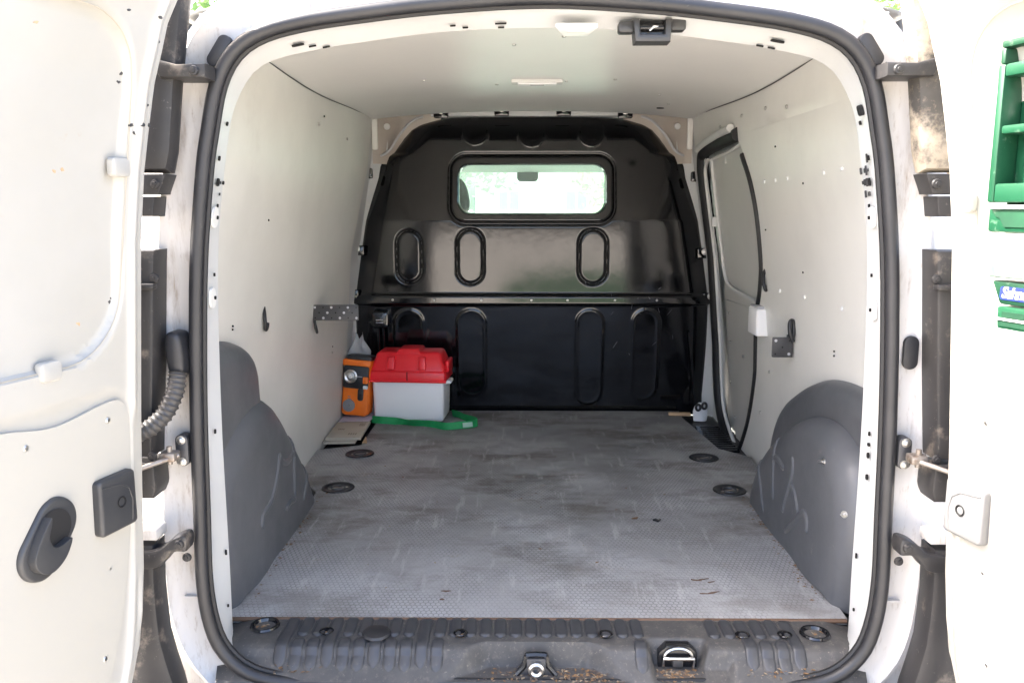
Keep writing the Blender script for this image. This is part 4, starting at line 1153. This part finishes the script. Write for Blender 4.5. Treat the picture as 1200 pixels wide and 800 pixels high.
bungee('cord_hook', [(.628, .700, .425), (.620, .698, .445), (.619, .702, .468), (.624, .705, .476), (.630, .707, .468), (.630, .705, .445), (.626, .702, .428)], .0055, 'black ring hook above the square bracket on the right wall')
bungee('cord_hook', [(.628, .945, .585), (.618, .94, .57), (.616, .93, .55), (.620, .925, .532), (.626, .935, .528), (.628, .94, .54)], .005, 'black hook at the door gap above the white box')
for x_, z_ in ((-.512, .478),): pass
# white junction box at the sliding door
jb = root('junction_box', (.622, 1.0, .40), 'small white plastic box mounted at the sliding door edge', 'box')
jM = T(.638, 1.0, .437)
jb1 = link('housing', box_me(-.028, .024, -.045, .045, -.040, .036, 'label_white', .006, 3), jb, jM)
link('cover_ring', lathe_me([(.016, .0), (.016, .0015), (.012, .002), (.011, .0008), (.005, .0008), (.004, -.001), (0, -.001)], 'label_white', 18), jb1, jM @ T(.014, -.045, -.002) @ rot(90, 'X'))
link('box_hole', lathe_me([(.004, .001), (0, .001)], 'hole_dark', 10), jb1, jM @ T(.016, -.0458, -.002) @ rot(90, 'X'))
link('top_lid', box_me(-.024, .020, -.030, .044, .036, .041, 'label_grey', .002), jb1, jM)
for z_ in (-.028, -.034): link('box_slot', box_me(.004, .009, -.0462, -.0442, z_, z_ + .002, 'label_grey'), jb1, jM)

# ---------------- white bag with black rings, stick at the right front corner
def cbag(u, v):
    a = u * 2 * math.pi; wd = interp(v, (0, .5, .8, 1), (.024, .025, .021, .008)) * (1 + .08 * math.sin(a * 4 + v * 5))
    return (.615 + wd * math.cos(a), 1.635 + .6 * wd * math.sin(a), -.018 + .066 * v)
wb = root('cable_bag', (.615, 1.635, -.018), 'pale bag with two black rings in the right front floor corner', 'bag')
link('bag_body', grid_me(cbag, 24, 14, 'box_white'), wb)
for dx, dz in ((-.010, .036), (.012, .042)):
    tube('ring', [(.612 + dx + .008 * math.cos(t), 1.612, dz + .011 * math.sin(t)) for t in [2 * math.pi * k / 14 for k in range(14)]], .0045, 'lamp_black', wb, True, 8)
sk_ = prism('wood_stick', [(.50, 1.628), (.578, 1.62), (.579, 1.640), (.50, 1.642)], .001, .012, 'wood_stick', None, ID, .002); tag(sk_, 'short pale wood stick on the floor below the bulkhead', 'stick')

# ---------------- green organiser on the right door
OR = root('door_organizer', DMR(.24, .715, 0).translation, 'green plastic compartment organiser on the right door', 'organizer')
ZREF = [.84]
def orput(name, me, a, z, d, par): return link(name, me, par, DMR(a, z + ZREF[0], d) @ T(0, -ZREF[0], 0))
CG = 'crate_green'
ob = orput('back', box_me(.100, .38, .715, .955, 0, .006, CG, .002), 0, 0, -.028, OR)
for a0, a1, z0_, z1_, d1, nm in ((.100, .111, .755, .928, .038, 'side_wall'), (.37, .38, .755, .928, .038, 'side_wall'), (.111, .37, .755, .779, .038, 'shelf'), (.111, .37, .841, .852, .036, 'shelf'), (.111, .37, .912, .928, .038, 'shelf'), (.240, .250, .779, .912, .034, 'divider')):
    orput(nm, box_me(a0, a1, z0_, z1_, .006, d1, CG, .003), 0, 0, -.028, ob)
tp = orput('top_tray', box_me(.102, .38, .948, .957, 0, .036, 'tray_green', .003), 0, 0, -.026, OR)
orput('tray_wall', box_me(.102, .110, .928, .948, 0, .036, 'tray_green', .003), 0, 0, -.026, tp)
bn = orput('tilt_bin', box_me(.101, .38, .717, .752, .006, .034, CG, .004), 0, 0, -.028, OR)
orput('bin_mouth', prism_me([(.110, .746), (.37, .746), (.37, .724), (.130, .724), (.122, .735), (.114, .738)], .034, .0355, 'tray_green', ID), 0, 0, -.0275, bn)
orput('bin_lip', box_me(.106, .38, .7465, .7515, .034, .040, 'pale_plastic', .002), 0, 0, -.028, bn)
stk = orput('sticker', prism_me(rrect(.128, .884, .0065, .016, .003), .0062, .0072, 'label_white', ID), 0, 0, -.0275, ob)
for q in range(3): orput('sticker_print', box_me(.124 + .003 * q, .1252 + .003 * q, .876, .894 - .003 * (q % 2), .0073, .0076, 'label_grey'), 0, 0, -.0275, stk)
ZREF[0] = .64
TR = root('door_tray', DMR(.20, .585, 0).translation, 'green hanging tray with a worn pale rim and blue label, below the organiser', 'tray')
cap = orput('rim', prism_me([(.097, .695), (.103, .663), (.112, .659), (.36, .659), (.36, .698), (.105, .700)], .004, .036, 'tray_cap', ID, .005, 3), 0, 0, 0, TR)
fr_ = orput('front', prism_me([(.112, .655), (.36, .655), (.36, .625), (.127, .625)], .002, .030, 'tray_green', ID, .003), 0, 0, 0, TR)
bs = orput('base', prism_me([(.127, .623), (.36, .623), (.36, .594), (.130, .594)], .002, .034, CG, ID, .003), 0, 0, 0, TR)
orput('base_slot', box_me(.138, .36, .610, .617, .0342, .0352, 'tray_green'), 0, 0, 0, bs); orput('base_slot', box_me(.135, .36, .598, .604, .0342, .0352, 'tray_green'), 0, 0, 0, bs)
orput('base_lip', box_me(.129, .36, .6055, .6085, .034, .037, 'pale_plastic', .001), 0, 0, 0, bs)
lbx_ = orput('label_plate', prism_me(rrect(.190, .640, .062, .0085, .004), .0302, .0310, 'label_blue', ID), 0, 0, 0, fr_)
tc = bpy.data.curves.new('label_text', 'FONT'); tc.body = 'Sahnejoghurt'; tc.size = .0195; tc.extrude = .0002; tc.shear = .15; tc.offset = .0004; tc.space_character = .84
to = bpy.data.objects.new('label_text', tc); COL.objects.link(to)
bpy.context.view_layer.update()
dg = bpy.context.evaluated_depsgraph_get()
tme = bpy.data.meshes.new_from_object(to.evaluated_get(dg)); bpy.data.objects.remove(to)
tme.materials.clear(); tme.materials.append(MATS['label_white'])
link('lettering', tme, lbx_, DMR(.131, .6345, .0312))

# ---------------- leaf litter, chips, soil in the sill pockets and on the floor
def litter(name, spots_, m, label, cat='litter', size=(.003, .008)):
    V, F = [], []
    rr = random.Random(len(name) + len(spots_))
    for (x_, y, z_) in spots_:
        s_ = rr.uniform(*size); a = rr.uniform(0, 6.28); asp = rr.uniform(.25, .7)
        b = len(V)
        c_, n_ = math.cos(a), math.sin(a)
        pts = [(-1, 0, .0), (-.2, asp, .25), (1, .1, .1), (.1, -asp, .3)]
        for p, q, h in pts: V.append((x_ + s_ * (p * c_ - q * n_), y + s_ * (p * n_ + q * c_), z_ + s_ * h * .6 + .0006))
        b2 = len(V)
        V.append((x_, y, z_ + .0003))
        F += [(b, b + 1, b + 2, b + 3), (b, b + 1, b2), (b + 1, b + 2, b2), (b + 2, b + 3, b2), (b + 3, b, b2)]
    o = mk(name, V, F, m, None, False); tag(o, label, cat, kind='stuff')
rr = random.Random(11)
sp, sp2, sp3 = [], [], []
for k in range(420):
    x_ = rr.choice([rr.gauss(-.004, .05), rr.gauss(.24, .025), rr.gauss(.10, .03)]); y = rr.uniform(-.005, .036)
    if pocket(x_, y) > .8: (sp if rr.random() < .35 else sp2 if rr.random() < .35 else sp3).append((x_, y, sill_z(x_, y)))
for k in range(70):                                    # along the lower seal on both corners
    s_ = rr.choice((-1, 1, 1)); t = rr.uniform(.36, .56)
    x_ = s_ * t; y = -.004 + .014 * rr.random(); (sp if rr.random() < .5 else sp2).append((x_ * .97, y, sill_h(x_, y) + .002))
for k in range(90):                                     # beside the wheel arches
    y = rr.uniform(.2, .8); sp.append((.548 - rr.random() ** 2 * .02, y, .001)) if rr.random() < .6 else sp.append((-.56 + rr.random() ** 2 * .015, y, .001))
for k in range(46): (sp if rr.random() < .5 else sp2).append((rr.uniform(-.5, .5), rr.uniform(.15, 1.4), .0005))
for x_, y in spots + [(-.498, .098), (.492, .082)]:
    for k in range(9): (sp if k % 2 else sp2).append((x_ + rr.gauss(0, .006), y + rr.gauss(0, .004), .0002 - .003))
for k in range(40): sp3.append((-.545 + rr.gauss(0, .03), 1.235 + rr.gauss(0, .012), -.008))
litter('leaf_litter', sp, 'litter', 'dry brown leaf bits in the sill pockets and floor edges', size=(.002, .006))
litter('chaff_litter', sp2, 'litter_pale', 'pale straw bits and husks scattered on sill and floor', size=(.0015, .005))
litter('soil_crumbs', sp3, 'soil', 'dark soil crumbs lying in the sill pockets', size=(.002, .006))
flk = prism('leaf', [(0, 0), (.010, .004), (.020, .001), (.011, -.005)], 0, .002, 'litter', None, ID, M=T(.235, .62, .001) @ rot(25, 'Z')); tag(flk, 'reddish dry leaf bit on the right half of the load floor', 'leaf')
flk = prism('plastic_scrap', [(0, 0), (.008, .006), (.013, -.001), (.020, .004), (.012, -.010)], 0, .004, 'lamp_black', None, ID, M=T(.285, .61, .001)); tag(flk, 'tiny black plastic scrap on the right half of the floor', 'scrap')

# ================================================================== the street ahead
def leaf_cloud(cx, cy, cz, rx, ry, rz, n_, size, seed):
    r_ = random.Random(seed); V, F = [], []
    cl = [(r_.gauss(0, .45), r_.gauss(0, .45), r_.gauss(0, .42), r_.uniform(.22, .42)) for _ in range(26)]
    for k in range(n_):
        a, b, c, q = cl[k % len(cl)]
        d = Vector((r_.gauss(0, 1), r_.gauss(0, 1), r_.gauss(0, 1))).normalized() * q * r_.random() ** .4
        p = Vector((cx + (a + d.x) * rx, cy + (b + d.y) * ry, cz + (c + d.z) * rz))
        u = Vector((r_.gauss(0, 1), r_.gauss(0, 1), r_.gauss(0, .6))).normalized(); w_ = u.orthogonal().normalized()
        s_ = size * r_.uniform(.6, 1.3); b0 = len(V)
        V += [p - u * s_, p + w_ * s_ * .5, p + u * s_, p - w_ * s_ * .5]; F.append((b0, b0 + 1, b0 + 2, b0 + 3))
    return V, F
def tree(x_, y, h, rx, m, label, seed, n_=5000, z0=-.62, name='broadleaf_tree'):
    t = root(name, (x_, y, z0), label, 'tree', 'trees around the van')
    r_ = random.Random(seed)
    tk = tube('trunk', catmull([(x_, y, z0), (x_ + .1, y, z0 + h * .2), (x_ - .05, y + .1, z0 + h * .45), (x_ + .1, y, z0 + h * .75)], 4), [.22 * h / 8 * (1 - .055 * i) for i in range(13)], 'bark', t, seg=8)
    for k in range(5):
        a = k * 1.3 + seed; zb = z0 + h * (.32 + .07 * k)
        tube('limb', [(x_, y, zb), (x_ + math.cos(a) * rx * .4, y + math.sin(a) * rx * .4, zb + h * .12), (x_ + math.cos(a) * rx * .75, y + math.sin(a) * rx * .75, zb + h * .18)], [.07, .045, .02], 'bark', tk, seg=6)
    V, F = leaf_cloud(x_, y, z0 + h * .66, rx, rx, h * .36, n_, .11, seed)
    mk('crown', V, F, m, t, False)
tree(7.2, 13.0, 8.5, 3.0, 'leaf_b', 'leafy tree beyond the van on the right, over the tail column', 1)
tree(-6.4, 12.5, 8.5, 2.8, 'leaf_a', 'leafy tree beyond the van on the left, past the open door', 2)
tree(3.6, 26.0, 4.2, 1.6, 'leaf_b', 'green tree seen through the right of the bulkhead window', 3, 3000)
tree(-2.3, 24.0, 4.2, 1.7, 'leaf_a', 'green tree seen through the left of the bulkhead window', 4, 3000)
def house(x_, y, wd, dp, h, m, label):
    t = root('house', (x_, y, -.62), label, 'house')
    wl_ = box('wall', x_ - wd / 2, x_ + wd / 2, y, y + dp, -.62, h, m, t)
    rf = prism('roof', [(x_ - wd / 2 - .4, h), (x_ + wd / 2 + .4, h), (x_, h + 2.4)], y - .3, y + dp + .3, 'roof_tile', t, XZ)
    nx = int(wd // 2.2)
    for k in range(nx):
        cx = x_ - wd / 2 + wd * (k + .5) / nx
        for cz in (.75, 3.4):
            if cz + 1 > h: continue
            wn = box('window', cx - .5, cx + .5, y - .05, y + .02, cz - .7, cz + .7, 'label_white', t, .02)
            for s in (-1, 1): box('pane', cx + s * .23 - .19, cx + s * .23 + .19, y - .062, y - .045, cz - .6, cz + .6, 'window_dark', wn)
            box('sill', cx - .6, cx + .6, y - .16, y - .03, cz - .80, cz - .72, 'label_white', wn)
house(2.2, 34, 8.5, 8, 5.4, 'plaster', 'cream plastered house ahead, seen through the windscreen')
house(12.5, 36, 8.5, 8, 5.2, 'plaster_pink', 'pinkish plastered house ahead to the right')
house(-11.0, 36, 8.5, 8, 5.2, 'plaster_pink', 'pinkish plastered house ahead to the left')
# dark ground patch added behind the camera to darken the bulkhead's reflection
V, F = [], []
rr = random.Random(5)
ln_pts = [(1.6 + 2.1 * math.cos(t) * (1 + .08 * math.sin(3 * t)), -13.5 + 7.0 * math.sin(t) * (1 + .06 * math.cos(5 * t)), -.615) for t in [2 * math.pi * k / 48 for k in range(48)]]
lw_ = mk('reflection_dark_patch', ln_pts, [tuple(range(48))], 'reflection_dark_green', None, False); tag(lw_, kind='structure')
V, F = leaf_cloud(6.2, -14.5, .9, 2.6, 1.0, 2.0, 7000, .13, 9)  # unseen foliage added to darken the right of the bulkhead's reflection
hd = root('unseen_hedge', (6.2, -14.5, -.62), 'unseen dark foliage added behind the camera to darken the bulkhead reflection', 'unseen_hedge')
mk('foliage', V, F, 'reflection_dark_green', hd, False)
for k in range(6): tube('stem', [(4.2 + .8 * k, -14.5, -.62), (4.3 + .8 * k, -14.5, 1.0)], .04, 'bark', hd, seg=6)
